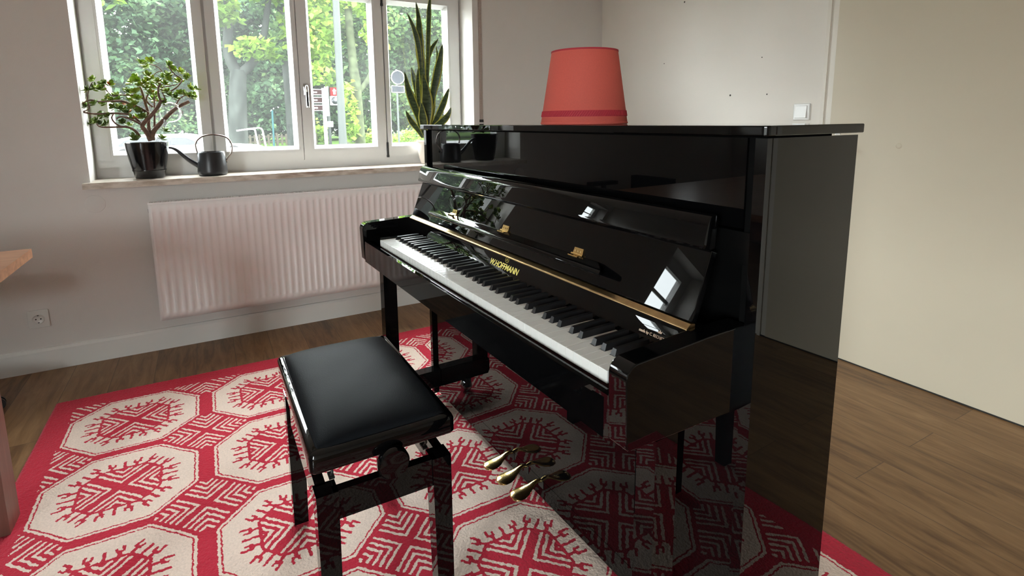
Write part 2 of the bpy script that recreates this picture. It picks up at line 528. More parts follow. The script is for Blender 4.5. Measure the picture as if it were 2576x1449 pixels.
def rug_mat():
    m, nt, b = new_mat('red_cream_wool_rug')
    L = nt.links.new
    at = N(nt, 'ShaderNodeAttribute', attribute_name='cream')
    tc = N(nt, 'ShaderNodeTexCoord')
    nz = N(nt, 'ShaderNodeTexNoise', i_Scale=170.0, i_Detail=2.0)
    L(tc.outputs['Object'], nz.inputs['Vector'])
    nb = N(nt, 'ShaderNodeTexNoise', i_Scale=5.0, i_Detail=2.0)
    L(tc.outputs['Object'], nb.inputs['Vector'])
    ad = N(nt, 'ShaderNodeMath', operation='MULTIPLY_ADD')
    ad.inputs[1].default_value = 0.5
    sb = N(nt, 'ShaderNodeMath', operation='ADD'); sb.inputs[1].default_value = -0.25
    L(nz.outputs['Fac'], ad.inputs[0]); L(at.outputs['Fac'], ad.inputs[2]); L(ad.outputs[0], sb.inputs[0])
    r = N(nt, 'ShaderNodeValToRGB')
    r.color_ramp.elements[0].position = 0.38; r.color_ramp.elements[0].color = (0.52, 0.015, 0.040, 1)
    r.color_ramp.elements[1].position = 0.60; r.color_ramp.elements[1].color = (0.80, 0.635, 0.53, 1)
    L(sb.outputs[0], r.inputs['Fac'])
    r2 = N(nt, 'ShaderNodeValToRGB')
    r2.color_ramp.elements[0].position = 0.25; r2.color_ramp.elements[0].color = (0.80, 0.80, 0.80, 1)
    r2.color_ramp.elements[1].position = 0.75; r2.color_ramp.elements[1].color = (1.08, 1.08, 1.08, 1)
    mixn = N(nt, 'ShaderNodeMath', operation='MULTIPLY_ADD'); mixn.inputs[1].default_value = 0.6
    sc = N(nt, 'ShaderNodeMath', operation='MULTIPLY'); sc.inputs[1].default_value = 0.4
    L(nb.outputs['Fac'], sc.inputs[0]); L(nz.outputs['Fac'], mixn.inputs[0]); L(sc.outputs[0], mixn.inputs[2])
    L(mixn.outputs[0], r2.inputs['Fac'])
    mu = N(nt, 'ShaderNodeMixRGB', blend_type='MULTIPLY'); mu.inputs['Fac'].default_value = 1.0
    L(r.outputs['Color'], mu.inputs['Color1']); L(r2.outputs['Color'], mu.inputs['Color2'])
    L(mu.outputs[0], b.inputs['Base Color'])
    b.inputs['Roughness'].default_value = 0.95
    b.inputs['Specular IOR Level'].default_value = 0.1
    b.inputs['Sheen Weight'].default_value = 0.15
    bp = N(nt, 'ShaderNodeBump', i_Strength=0.55, i_Distance=0.004)
    L(nz.outputs['Fac'], bp.inputs['Height']); L(bp.outputs['Normal'], b.inputs['Normal'])
    return m


M['rug'] = rug_mat()


def shade_mat(name, col, trans=0.25):
    m, nt, b = new_mat(name)
    L = nt.links.new
    tc = N(nt, 'ShaderNodeTexCoord')
    nz = N(nt, 'ShaderNodeTexNoise', i_Scale=400.0, i_Detail=2.0)
    L(tc.outputs['Object'], nz.inputs['Vector'])
    r = N(nt, 'ShaderNodeValToRGB')
    r.color_ramp.elements[0].color = (*[c * 0.9 for c in col], 1)
    r.color_ramp.elements[1].color = (*[min(1, c * 1.08) for c in col], 1)
    L(nz.outputs['Fac'], r.inputs['Fac'])
    L(r.outputs['Color'], b.inputs['Base Color'])
    b.inputs['Roughness'].default_value = 0.75
    out = nt.nodes['Material Output']
    tr = N(nt, 'ShaderNodeBsdfTranslucent'); L(r.outputs['Color'], tr.inputs['Color'])
    ms = N(nt, 'ShaderNodeMixShader'); ms.inputs[0].default_value = trans
    L(b.outputs[0], ms.inputs[1]); L(tr.outputs[0], ms.inputs[2]); L(ms.outputs[0], out.inputs['Surface'])
    return m


M['shade'] = shade_mat('coral_red_shade_fabric', (0.80, 0.155, 0.115))
M['shade_band'] = shade_mat('crimson_braid', (0.50, 0.035, 0.055), 0.1)

WORLD_S, SUN_E, EXPO, GLOW = 7.5, 3.0, 2.7, 1.7

# ------------------------------------------------------------------ the room
RX, RY, RZ = 6.4, -5.75, 2.55
f = MB(); f.box(-0.34, RX + 0.2, RY - 0.2, 0.2, -0.12, 0.0); struct(f.build('floor', M['floor']))
f = MB(); f.box(-0.34, RX + 0.2, RY - 0.2, 0.2, RZ, RZ + 0.2); struct(f.build('ceiling', M['ceiling']))


def wall_with_holes(mb, axis, a0, a1, lo, hi, z1, holes):
    """wall slab between a0..a1 along axis thickness, spans lo..hi, holes = [(p0,p1,z0,z1)] sorted"""
    def bx(p0, p1, q0, q1):
        if p1 - p0 < 1e-6 or q1 - q0 < 1e-6:
            return
        if axis == 'x':
            mb.box(a0, a1, p0, p1, q0, q1)
        else:
            mb.box(p0, p1, a0, a1, q0, q1)
    c = lo
    for (p0, p1, q0, q1) in holes:
        bx(c, p0, 0, z1)
        bx(p0, p1, 0, q0)
        bx(p0, p1, q1, z1)
        c = p1
    bx(c, hi, 0, z1)


W1 = (-3.2, -1.085, 0.884, 2.10)
W2 = (-5.62, -4.95, 1.20, 2.30)
W3 = (4.55, 6.05, 0.35, 2.12)
mb = MB(); wall_with_holes(mb, 'x', -0.34, 0.0, RY, 0.0, RZ, [W2, W1]); WALL_LEFT = struct(mb.build('wall_left', M['wall']))
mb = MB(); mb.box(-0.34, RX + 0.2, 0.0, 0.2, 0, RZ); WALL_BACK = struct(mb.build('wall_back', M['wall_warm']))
mb = MB(); mb.box(RX, RX + 0.2, RY, 0.0, 0, RZ); struct(mb.build('wall_right', M['wall']))
mb = MB(); wall_with_holes(mb, 'y', RY - 0.2, RY, -0.34, RX + 0.2, RZ, [W3]); struct(mb.build('wall_front', M['wall']))
# small plaster patch under the window, nail holes in the back wall
mb = MB(); mb.lathe([(0, 0.003), (0.040, 0.003), (0.043, 0.0018), (0.044, 0.0)], (0, -3.192, 0.806), 40, 'x'); mb.build('plaster_patch', M['wall'], WALL_LEFT, smooth=30)
for (x, z, r) in ((0.638, 1.551, .0025), (0.790, 1.910, .004), (1.348, 1.517, .0025), (1.159, 1.323, .0045), (1.391, 1.318, .003)):
    mb = MB(); mb.lathe([(0, -0.0012), (r, -0.0012), (r * 1.3, 0.0)], (x, 0, z), 12, 'y'); mb.build('nail_hole', M['nail'], WALL_BACK)

# skirting boards
mb = MB(); mb.prism([(0, 0), (0.021, 0), (0.021, 0.100), (0.013, 0.112), (0, 0.113)], 'y', RY, -0.0); struct(mb.build('baseboard_left', M['trimw']))
mb = MB(); mb.prism([(0, 0), (-0.018, 0), (-0.018, 0.100), (-0.010, 0.110), (0, 0.111)], 'x', 0.021, 1.694); struct(mb.build('baseboard_back', M['trimw']))

# window sill slab
mb = MB(); mb.box(-0.215, 0.050, -3.1995, -1.0855, 0.884, 0.914, 0.0)
mb.box(0.0005, 0.050, -3.226, -3.1995, 0.884, 0.914); mb.box(0.0005, 0.050, -1.0855, -1.060, 0.884, 0.914)
struct(mb.build('trim_1', M['sill']))


def frame_ring(mb, x0, x1, y0, y1, z0, z1, wl, wr, wb, wt, bevel=0.003):
    mb.box(x0, x1, y0, y0 + wl, z0, z1, bevel)
    mb.box(x0, x1, y1 - wr, y1, z0, z1, bevel)
    mb.box(x0, x1, y0 + wl, y1 - wr, z0, z0 + wb, bevel)
    mb.box(x0, x1, y0 + wl, y1 - wr, z1 - wt, z1, bevel)


def bead_ring(mb, xg, xf, y0, y1, z0, z1, d):
    """sloped glazing bead: outer edge y0..y1/z0..z1 at xf (room side), inner edge inset d at xg (glass)"""
    o = [(xf, y0, z0), (xf, y1, z0), (xf, y1, z1), (xf, y0, z1)]
    i = [(xg, y0 + d, z0 + d), (xg, y1 - d, z0 + d), (xg, y1 - d, z1 - d), (xg, y0 + d, z1 - d)]
    ob = [(xg - 0.004, p[1], p[2]) for p in o]
    ib = [(xg - 0.004, p[1], p[2]) for p in i]
    V = {}
    rings = [[mb.bm.verts.new(p) for p in r] for r in (o, i, ib, ob)]
    for A, B in zip(rings, rings[1:] + rings[:1]):
        for k in range(4):
            mb.bm.faces.new([A[k], A[(k + 1) % 4], B[(k + 1) % 4], B[k]])


# ---- window_1: a four-light white window, frame plane about 0.2 m behind the wall face
WZ0, WZ1 = 0.914, 2.08
mb = MB()
frame_ring(mb, -0.27, -0.205, -3.1995, -1.0855, WZ0, 2.0995, 0.05, 0.05, 0.055, 0.07)
for ym in (-2.640, -1.632):
    mb.box(-0.27, -0.206, ym - 0.035, ym + 0.035, WZ0 + 0.05, 2.04)
WIN = struct(mb.build('window_1', M['pvc']))
gz0, gz1 = 1.034, 1.962
sashes = [(-3.188, -2.648, -3.116, -2.696), (-2.632, -2.1595, -2.582, -2.186), (-2.1565, -1.636, -2.095, -1.697), (-1.628, -1.098, -1.602, -1.180)]
for k, (s0, s1, g0, g1) in enumerate(sashes):
    z0, z1 = 0.970, 2.035
    mb = MB(); frame_ring(mb, -0.262, -0.188, s0, s1, z0, z1, g0 - s0, s1 - g1, gz0 - z0, z1 - gz1, 0.004)
    sash = mb.build('sash', M['pvc'], WIN)
    mb = MB(); bead_ring(mb, -0.240, -0.194, g0, g1, gz0, gz1, 0.020); mb.build('glazing_bead', M['pvc'], sash)
    mb = MB(); mb.box(-0.246, -0.242, g0 - 0.005, g1 + 0.005, gz0 - 0.005, gz1 + 0.005); mb.build('glass_pane', M['glass'], sash)
    mb = MB(); frame_ring(mb, -0.1885, -0.1865, s0 + (0.004), s1 - 0.004, z0 + 0.004, z1 - 0.004, g0 - s0 - 0.016, s1 - g1 - 0.016, gz0 - z0 - 0.016, z1 - gz1 - 0.016, 0.0008)
    mb.build('sash_face', M['pvc'], sash)
# dark seal in the joint of the double casement and the slim joint covers
mb = MB(); mb.box(-0.262, -0.196, -2.1597, -2.1563, 0.968, 2.03); mb.build('joint_seal', M['seal'], WIN)
mb = MB(); mb.box(-0.206, -0.184, -2.651, -2.647, 0.985, 2.03); mb.build('joint_cover', M['trimw'], WIN)
mb = MB(); mb.box(-0.206, -0.180, -2.656, -2.644, 0.974, 0.988, 0.002); mb.build('drain_cap', M['steel_dark'], WIN)
for z0, z1 in ((0.966, 1.060), (1.925, 2.02)):
    mb = MB(); mb.lathe([(0, z0), (.007, z0), (.007, z1), (0, z1)], (-0.186, -1.632, 0), 16); mb.lathe([(0, z0 - .004), (.009, z0 - .004), (.009, z0 + .012), (0, z0 + .012)], (-0.186, -1.632, 0), 16)
    mb.build('hinge', M['steel_dark'], WIN, smooth=40)
mb = MB(); mb.box(-0.1865, -0.176, -2.140, -2.112, 1.36, 1.425, 0.004, 2); h = mb.build('handle', M['chrome'], WIN)
mb = MB(); mb.tube([(-0.178, -2.126, 1.412), (-0.150, -2.126, 1.412), (-0.143, -2.126, 1.405), (-0.142, -2.126, 1.39), (-0.142, -2.126, 1.285)], [.008, .008, .009, .009, .0085], 12, flat=(1, 1)); mb.build('lever', M['chrome'], h, smooth=50)
mb = MB(); mb.box(-0.1355, -0.1325, -2.131, -2.121, 1.292, 1.376, 0.001); mb.build('lever_inlay', M['steel_dark'], h)


def plain_window(name, x0, x1, w, room_side, panes=1):
    y0, y1, z0, z1 = w
    mb = MB(); frame_ring(mb, x0, x1, y0 + .0005, y1 - .0005, z0 + .0005, z1 - .0005, .06, .06, .06, .06)
    o = struct(mb.build(name, M['pvc']))
    n = max(panes, round((y1 - y0) / 0.85))
    st = (y1 - y0 - 0.12) / n
    for k in range(n):
        a, b = y0 + 0.06 + k * st, y0 + 0.06 + (k + 1) * st
        mb = MB(); frame_ring(mb, x0 + .004, x1 + .004 if room_side > 0 else x1 - .004, a, b, z0 + .06, z1 - .06, .055, .055, .06, .06)
        s = mb.build('sash', M['pvc'], o)
        xm = (x0 + x1) / 2
        mb = MB(); mb.box(xm - .002, xm + .002, a + .05, b - .05, z0 + .115, z1 - .115); mb.build('glass_pane', M['glass'], s)
        mb = MB(); mb.box(xm - .015, xm + .015, a + .05, b - .05, z0 + (z1 - z0) * .64, z0 + (z1 - z0) * .64 + .03); mb.build('glazing_bar', M['pvc'], s)
    return o


plain_window('window_2', -0.27, -0.205, W2, 1)
w4 = plain_window('window_3', 0.09, 0.15, W3, -1, 2)          # built facing x, then turned to face y
for o_ in [w4] + [c for c in w4.children] + [g for c in w4.children for g in c.children]:
    for v_ in o_.data.vertices:
        v_.co = (v_.co.y, RY - v_.co.x, v_.co.z)
    o_.data.update()

# ---- door_1 in the back wall: flush ivory leaf beside a narrow architrave
DOOR = struct(thing('door_1', '', '', (0, 0, 0)))
for k in ('label', 'category'):
    del DOOR[k]
mb = MB(); mb.box(1.694, 1.711, -0.014, 0.0, 0, 2.14, 0.003); mb.box(1.694, 3.80, -0.014, 0.0, 2.12, 2.14, 0.003); mb.box(3.783, 3.80, -0.014, 0.0, 0, 2.14, .003)
mb.build('architrave', M['trim_ivory'], DOOR)
mb = MB(); mb.box(1.711, 1.744, -0.005, 0.0, 0, 2.12); mb.box(3.755, 3.783, -0.005, 0, 0, 2.12); mb.build('jamb', M['trim_ivory'], DOOR)
mb = MB(); mb.box(1.746, 3.753, -0.011, -0.0005, 0.006, 2.115, 0.004, 3); LEAF = mb.build('leaf', M['door'], DOOR)
mb = MB(); mb.lathe([(0, -0.0145), (.006, -0.0145), (.0115, -0.013), (.0125, -0.0108)], (2.051, 0, 1.063), 28, 'y'); mb.build('cover_cap', M['door'], LEAF, smooth=60)
mb = MB(); mb.box(1.774, 1.800, -0.015, -0.0105, 0.96, 1.12, 0.002); hp = mb.build('handle_plate', M['chrome'], LEAF)
mb = MB(); mb.tube([(1.787, -0.014, 1.045), (1.787, -0.052, 1.045), (1.796, -0.058, 1.045), (1.858, -0.058, 1.043)], [.009, .009, .009, .007], 12); mb.build('lever', M['chrome'], hp, smooth=50)
mb = MB(); mb.box(1.70, 3.79, -0.013, 0.0, 0.0, 0.006); mb.build('threshold_gap', M['gap'], DOOR)

# ---- radiator
RAD = thing('radiator', 'white ribbed panel radiator on the wall under the window', 'radiator', (0, -2.963, 0.184))
ry1 = 1.62
rt_, rb_ = 0.618, 0.0
prof = []           # (y, depth step)
pitch, y = 0.0354, 0.012
prof.append((0.0, 0.0)); prof.append((0.012, 0.0))
while y + pitch < ry1 - 0.012:
    prof += [(y + 0.0005, 0.0), (y + 0.0045, 1.0), (y + 0.0225, 1.0), (y + 0.0268, 0.0)]
    y += pitch
prof += [(y + 0.001, 0.0), (ry1, 0.0)]
rows = [(0.0, 0), (0.038, 0), (0.046, 1), (0.568, 1), (0.576, 0), (rt_ - .001, 0)]
V = []
for z, on in rows:
    for yy, dd in prof:
        V.append((0.100 - 0.0062 * dd * on, yy, z))
n = len(prof)
Fc = [(r * n + k, r * n + k + 1, (r + 1) * n + k + 1, (r + 1) * n + k) for r in range(len(rows) - 1) for k in range(n - 1)]
panel = raw_mesh('front_panel', np.array(V), np.array(Fc), M['radiator'], RAD)
sm = panel.modifiers.new('thickness', 'SOLIDIFY'); sm.thickness = 0.003; sm.offset = -1
mb = MB(); mb.box(0.040, 0.046, 0.004, ry1 - .004, 0.02, 0.59); mb.build('rear_panel', M['radiator'], RAD)
for yy in (0.0, ry1 - 0.004):
    mb = MB(); mb.box(0.040, 0.0965, yy - .003, yy + 0.001, 0.0, rt_ - .004); mb.build('side_cover', M['radiator'], RAD)
mb = MB()
mb.box(0.093, 0.1005, -.003, ry1, rt_ - .006, rt_ + .001, .001); mb.box(0.038, 0.045, -.003, ry1, rt_ - .006, rt_)
mb.box(0.0665, 0.0705, -.003, ry1, rt_ - .005, rt_)
k = 0
while k * 0.0118 < ry1 - .01:
    yy = k * 0.0118
    mb.box(0.045, 0.093, yy, yy + 0.0058, rt_ - .005, rt_ - .0005); k += 1
mb.build('top_grille', M['radiator'], RAD)
for yy in (0.25, 1.37):
    mb = MB(); mb.box(0.0, 0.040, yy, yy + .04, .05, .55); mb.build('wall_bracket', M['radiator'], RAD)
mb = MB(); mb.box(0.075, 0.079, -.0055, -.003, 0.566, 0.586); mb.build('vent_plug', M['seal'], RAD)

# ---- socket and switch
SOCK = thing('wall_socket', 'white round-recess power socket low on the wall near the table', 'socket', (0, -3.4695, 0.2625))
mb = MB(); mb.prism([(-.0405, -.0445), (.0405, -.0445), (.0405, .0445), (-.0405, .0445)], 'x', 0.0, 0.009, .003, 2); mb.build('cover_plate', M['plastic_white'], SOCK)
mb = MB(); mb.lathe([(0.0235, 0.0115), (.0215, 0.0115), (.0195, 0.0095), (.0190, 0.0092), (0, 0.0092)], (0, 0, 0), 40, 'x'); mb.lathe([(.0235, .0115), (.0245, .009)], (0, 0, 0), 40, 'x'); mb.build('recess', M['plastic_white'], SOCK, smooth=40)
for sy in (-.0095, .0095):
    mb = MB(); mb.lathe([(0, .0097), (.0032, .0097), (.0032, .009)], (0, sy, 0), 16, 'x'); mb.build('pin_hole', M['gap'], SOCK)
for sz in (-.018, .018):
    mb = MB(); mb.box(.0092, .0106, -.003, .003, sz - .002, sz + .002); mb.build('earth_clip', M['steel_dark'], SOCK)

SW = thing('light_switch', 'white rocker light switch beside the ivory door above the piano', 'switch', (1.595, 0, 1.220))
mb = MB(); mb.prism([(-.043, -.042), (.043, -.042), (.043, .042), (-.043, .042)], 'y', -0.009, 0.0, .0035, 2); mb.build('cover_plate', M['plastic_white'], SW)
mb = MB(); mb.hexa([(-.031, -.0085, -.032), (.031, -.0085, -.032), (.031, -.0085, .032), (-.031, -.0085, .032), (-.029, -.017, -.030), (.029, -.017, -.030), (.029, -.0125, .030), (-.029, -.0125, .030)], .0025, 3); mb.build('rocker', M['plastic_white'], SW)

# ---- roller shutter belt right of the window
ST = thing('shutter_strap', 'narrow beige roller shutter belt running down the wall right of the window', 'strap', (0, -1.032, 1.196))
mb = MB(); mb.box(0.0, .006, -.011, .011, 0.0, 1.354, .001); mb.build('guide_rail', M['strap'], ST)
mb = MB(); mb.box(0.006, .008, -.0065, .0065, 0.012, 1.353); mb.build('belt', M['strap'], ST)
mb = MB(); mb.box(0.0, .011, -.013, .013, -.012, 0.006, .002); mb.box(.008, .012, -.009, .009, -.006, .004); mb.build('end_clip', M['steel_dark'], ST)

# ------------------------------------------------------------------ rug (pattern carried by the pile, cream = 1, red = 0)
def rug_pattern(X, Y):
    """X, Y room coordinates; returns 0..1 cream"""
    out = np.zeros_like(X)
    aa = 0.0016
    def st(d):                       # smooth inside test, d>0 inside
        return np.clip(d / aa * 0.5 + 0.5, 0, 1)
    px, py = 0.4615, 0.502
    cx0, cy0 = 0.797, -3.028
    nx, ny = 6, 4
    inside = (X > 0.570) & (X < cx0 + (nx - 1) * px + 0.232) & (Y > -3.262) & (Y < -1.292)
    # nested chevrons in the lozenges between octagons
    fx = (X - cx0) / px - 0.5
    fy = (Y - cy0) / py - 0.5
    ix, iy = np.round(fx), np.round(fy)
    u = X - (cx0 + (ix + 0.5) * px)
    v = Y - (cy0 + (iy + 0.5) * py)
    def chev(u, v, w, per, duty, off):
        f = np.abs(np.abs(u) - np.abs(v)) * 0.7071
        ph = (f - off) / per
        fr = ph - np.floor(ph)
        s = st((duty * 0.5 - np.abs(fr - 0.5)) * per)
        return s * (f > off)
    loz = 0.163 - (np.abs(u) + np.abs(v)) 
    band = np.minimum(loz, np.minimum(0.128 - np.abs(u), 0.150 - np.abs(v)))
    c = chev(u, v, 0, 0.0195, 0.42, 0.0065) * st(band)
    out = np.maximum(out, c)
    # octagons
    jx = np.clip(np.round((X - cx0) / px), 0, nx - 1)
    jy = np.clip(np.round((Y - cy0) / py), 0, ny - 1)
    u = X - (cx0 + jx * px)
    v = Y - (cy0 + jy * py)
    def octd(u, v, a, b, s):
        return np.minimum(np.minimum(a - np.abs(u), b - np.abs(v)), (s - np.abs(u) - np.abs(v)) * 0.7071)
    do = octd(u, v, 0.213, 0.226, 0.318)
    cream = st(do)
    cream = np.minimum(cream, 1 - st(0.0024 - np.abs(do - 0.0105)))          # thin red outline inside the edge
    di = octd(u, v, 0.114, 0.119, 0.179)
    inner = st(di)
    ic = chev(u, v, 0, 0.0200, 0.44, 0.0088) * st(di - 0.009)
    # latch hooks around the inner octagon
    hook = np.zeros_like(u)
    au, av = np.abs(u), np.abs(v)
    def bar(s, t, s0, s1, t0, t1):
        return st(np.minimum(np.minimum(s - s0, s1 - s), np.minimum(t - t0, t1 - t)))
    def fork(s, t, o, base, ext):
        h = bar(s, t, o - 0.0050, o + 0.0050, base - .004, base + ext * .48)
        h = np.maximum(h, bar(s, t, o - 0.0100, o + 0.0125, base + ext * .34, base + ext * .54))
        h = np.maximum(h, bar(s, t, o - 0.0115, o - 0.0040, base + ext * .36, base + ext * .80))
        return np.maximum(h, bar(s, t, o + 0.0055, o + 0.0140, base + ext * .36, base + ext))
    def spike(s, t, o, base, ext):
        return bar(s, t, o - 0.0046, o + 0.0046, base - .004, base + ext * .90)
    def side_hooks(s, t, base, ext, o):
        return np.maximum(spike(s, t, 0, base, ext), fork(np.abs(s), t, o, base, ext))
    hu = side_hooks(v, au, 0.114, 0.040, 0.036)
    hv = side_hooks(u, av, 0.119, 0.052, 0.034)
    hd = side_hooks((au - av - 0.002) * 0.70711, (au + av) * 0.70711, 0.1265, 0.047, 0.031)
    hook = np.maximum(np.maximum(hu, hv), hd)
    hook = hook * st(do - 0.028)
    octc = cream * (1 - hook)
    octc = octc * (1 - inner) + ic * inner
    out = np.where(do > -aa, np.maximum(octc, 0), out * st(-do - 0.013))
    return out * inside


RX0, RX1, RYA, RYB, RH = 0.466, 3.42, -3.342, -1.212, 0.012
step = 0.0032
xs = np.linspace(RX0, RX1, int((RX1 - RX0) / step) + 1)
ys = np.linspace(RYA, RYB, int((RYB - RYA) / step) + 1)
GX, GY = np.meshgrid(xs, ys, indexing='ij')
wob = lambda a, b, s: 0.0009 * np.sin(a * s + 2.1 * np.sin(b * 37)) + 0.0008 * np.sin(a * s * 2.3 + b * 91)
cream = rug_pattern(GX + wob(GY, GX, 130) + rng.normal(0, .0006, GX.shape), GY + wob(GX, GY, 140) + rng.normal(0, .0006, GX.shape))
Z = RH + rng.normal(0, 0.0006, GX.shape) + 0.0008 * np.sin(GX * 21 + GY * 13)
edge = np.minimum(np.minimum(GX - RX0, RX1 - GX), np.minimum(GY - RYA, RYB - GY))
Z = np.where(edge < 0.006, Z - 0.004, Z)
nxg, nyg = GX.shape
top = np.stack([GX.ravel(), GY.ravel(), Z.ravel()], 1)
idx = np.arange(nxg * nyg).reshape(nxg, nyg)
faces = np.stack([idx[:-1, :-1].ravel(), idx[1:, :-1].ravel(), idx[1:, 1:].ravel(), idx[:-1, 1:].ravel()], 1)
ring = np.concatenate([idx[:, 0], idx[-1, 1:], idx[-2::-1, -1], idx[0, -2:0:-1]])
low = top[ring].copy(); low[:, 2] = 0.0005
li = np.arange(len(ring)) + len(top)
side = np.stack([ring, li, np.roll(li, -1), np.roll(ring, -1)], 1)
allv = np.concatenate([top, low]); allf = np.concatenate([faces, side])
cr_attr = np.concatenate([cream.ravel(), np.zeros(len(ring))])
rug = raw_mesh('rug', allv, allf, M['rug'], None, {'cream': cr_attr}, smooth=True)
tag(rug, 'red and cream wool rug with rows of hooked octagons under the piano and stool', 'rug')

# ------------------------------------------------------------------ upright piano (built in its own frame: x along the keys, front towards -y)
PI_L, PI_R, PD, PH = -0.045, 1.437, 0.290, 1.180
PIANO = thing('upright_piano', 'glossy black upright piano with open keyboard standing on the rug', 'piano', (1.26345, -1.90843, 0.0), math.radians(1.8395))
P = PIANO
def pb(name, x0, x1, y0, y1, z0, z1, bevel=0.0015, m='piano', parent=None, seg=2):
    mb = MB(); mb.box(x0, x1, y0, y1, z0, z1, bevel, seg); return mb.build(name, M[m], parent or P)

TS = 0.022
IL, IR = PI_L + TS, PI_R - TS
pb('side_panel', PI_L, IL, 0.0, PD, 0.030, 1.1585, 0.0022, seg=3)
pb('side_panel', IR, PI_R, 0.0, PD, 0.030, 1.1585, 0.0022, seg=3)
# lid: front corners rounded
r = 0.010
lx0, lx1, ly0, ly1 = -0.052, 1.4455, -0.016, PD + 0.004
poly = [(lx0, ly1), (lx0, ly0 + r)] + [(lx0 + r - r * math.cos(a), ly0 + r - r * math.sin(a)) for a in (0.4, 0.8, 1.2)] + [(lx0 + r, ly0), (lx1 - r, ly0)] + [(lx1 - r + r * math.sin(a), ly0 + r - r * math.cos(a)) for a in (0.4, 0.8, 1.2)] + [(lx1, ly0 + r), (lx1, ly1)]
mb = MB(); mb.prism(poly, 'z', 1.1625, PH, 0.0022, 3); mb.build('lid', M['piano'], P)
pb('upper_panel', -0.0065, 1.3915, 0.0125, 0.030, 0.995, 1.158, 0.001)
for g0, g1 in ((IL + .0005, -0.0075), (1.3925, IR - .0005)):
    pb('panel_gap', g0, g1, 0.0165, 0.034, 0.70, 1.158, 0.0005, 'filler_black')  # solid matte black strip set back beside the upper panel
pb('panel_rail', IL + .0015, IR - .0015, 0.010, 0.050, 0.930, 0.990, 0.001, 'piano_satin')
pb('lid_gap_filler', IL - .012, IR + .012, 0.0145, 0.215, 1.1582, 1.1627, 0.0, 'filler_black')  # added black strip, stops light showing through the gap under the lid
pb('lower_panel', IL + .001, IR - .001, 0.0125, 0.028, 0.105, 0.655, 0.0008)
pb('bottom_rail', IL + .001, IR - .001, 0.0120, 0.050, 0.046, 0.1042, 0.0012)
pb('back_panel', IL, IR, PD - .022, PD - .004, 0.05, 1.15, 0.001, 'piano_satin')
pb('inner_board', IL + .001, IR - .001, 0.034, 0.050, 0.66, 0.925, 0.001, 'piano_satin')
pb('keybed', IL + .002, IR - .002, -0.262, 0.030, 0.668, 0.702, 0.001, 'piano')

# arms either side of the keyboard
def arm(x0, x1):
    poly = [(0.0115, 0.660), (-0.279, 0.671), (-0.2835, 0.676)]
    rr_ = 0.026
    for k in range(15):
        a = PI / 2 * k / 14
        poly.append((-0.287 + rr_ - rr_ * math.cos(a), 0.7905 + rr_ * math.sin(a)))
    poly += [(-0.10, 0.8225), (-0.02, 0.8235), (0.0115, 0.8215)]
    mb = MB(); mb.prism(poly, 'x', x0, x1, 0.0022, 3); return mb.build('arm', M['piano'], P)
arm(-0.024, 0.018); arm(1.374, 1.416)
pb('key_slip', 0.0185, 1.3735, -0.2825, -0.266, 0.668, 0.7475, 0.003, seg=3)
kx, pitch = 0.106, 1.225 / 52
KY, KZ = -0.249, 0.7647
pb('key_block', 0.0185, kx - 0.003, -0.247, -0.118, 0.703, 0.7715, 0.003)
pb('key_block', kx + 1.225 + 0.003, 1.3735, -0.247, -0.118, 0.703, 0.7715, 0.003)
pb('key_felt', kx - 0.0026, kx + 1.2276, -0.246, -0.110, 0.703, 0.7385, 0.0005, 'felt')

letters = [(i + 5) % 7 for i in range(52)]
boff = {0: -0.0028, 1: 0.0028, 3: -0.0036, 4: 0.0, 5: 0.0036}
bx = {}
for i in range(51):
    if letters[i] in boff:
        bx[i] = kx + (i + 1) * pitch + boff[letters[i]]
wmesh = {}
for i in range(52):
    x0, x1 = kx + i * pitch + 0.0005, kx + (i + 1) * pitch - 0.0005
    yf, yn, yb = KY, KY + 0.0495, -0.1085
    xl = bx[i - 1] + 0.0079 if (i - 1) in bx else x0
    xr = bx[i] - 0.0079 if i in bx else x1
    o0 = (x0 + x1) / 2
    kind = (round(xl - o0, 4), round(xr - o0, 4))
    if kind in wmesh:
        o = bpy.data.objects.new('white_key', wmesh[kind]); COL.objects.link(o); o.parent = P
    else:
        p = [(x0, yf), (x1, yf), (x1, yn)]
        if xr < x1 - 1e-5: p += [(xr, yn)]
        p += [(xr, yb), (xl, yb)]
        if xl > x0 + 1e-5: p += [(xl, yn)]
        p += [(x0, yn)]
        p = [(a - o0, b) for a, b in p]
        mb = MB(); mb.prism(p, 'z', KZ - 0.0235, KZ, 0.0007, 2); o = mb.build('white_key', M['ivory'], P); wmesh[kind] = o.data
    o.location = (o0, 0, 0)
bmesh_key = None
for i, xc in bx.items():
    if bmesh_key is None:
        yf, yb = KY + 0.0505, -0.1085
        z0, z1 = KZ - 0.004, KZ + 0.0122
        b0, b1 = 0.0069, 0.0047
        mb = MB(); mb.hexa([(-b0, yf, z0), (b0, yf, z0), (b0, yb, z0), (-b0, yb, z0), (-b1, yf + .0065, z1 - .0008), (b1, yf + .0065, z1 - .0008), (b1, yb, z1), (-b1, yb, z1)], 0.0013, 3)
        o = mb.build('black_key', M['ebony'], P, smooth=40); bmesh_key = o.data
    else:
        o = bpy.data.objects.new('black_key', bmesh_key); COL.objects.link(o); o.parent = P
    o.location = (xc, 0, 0)

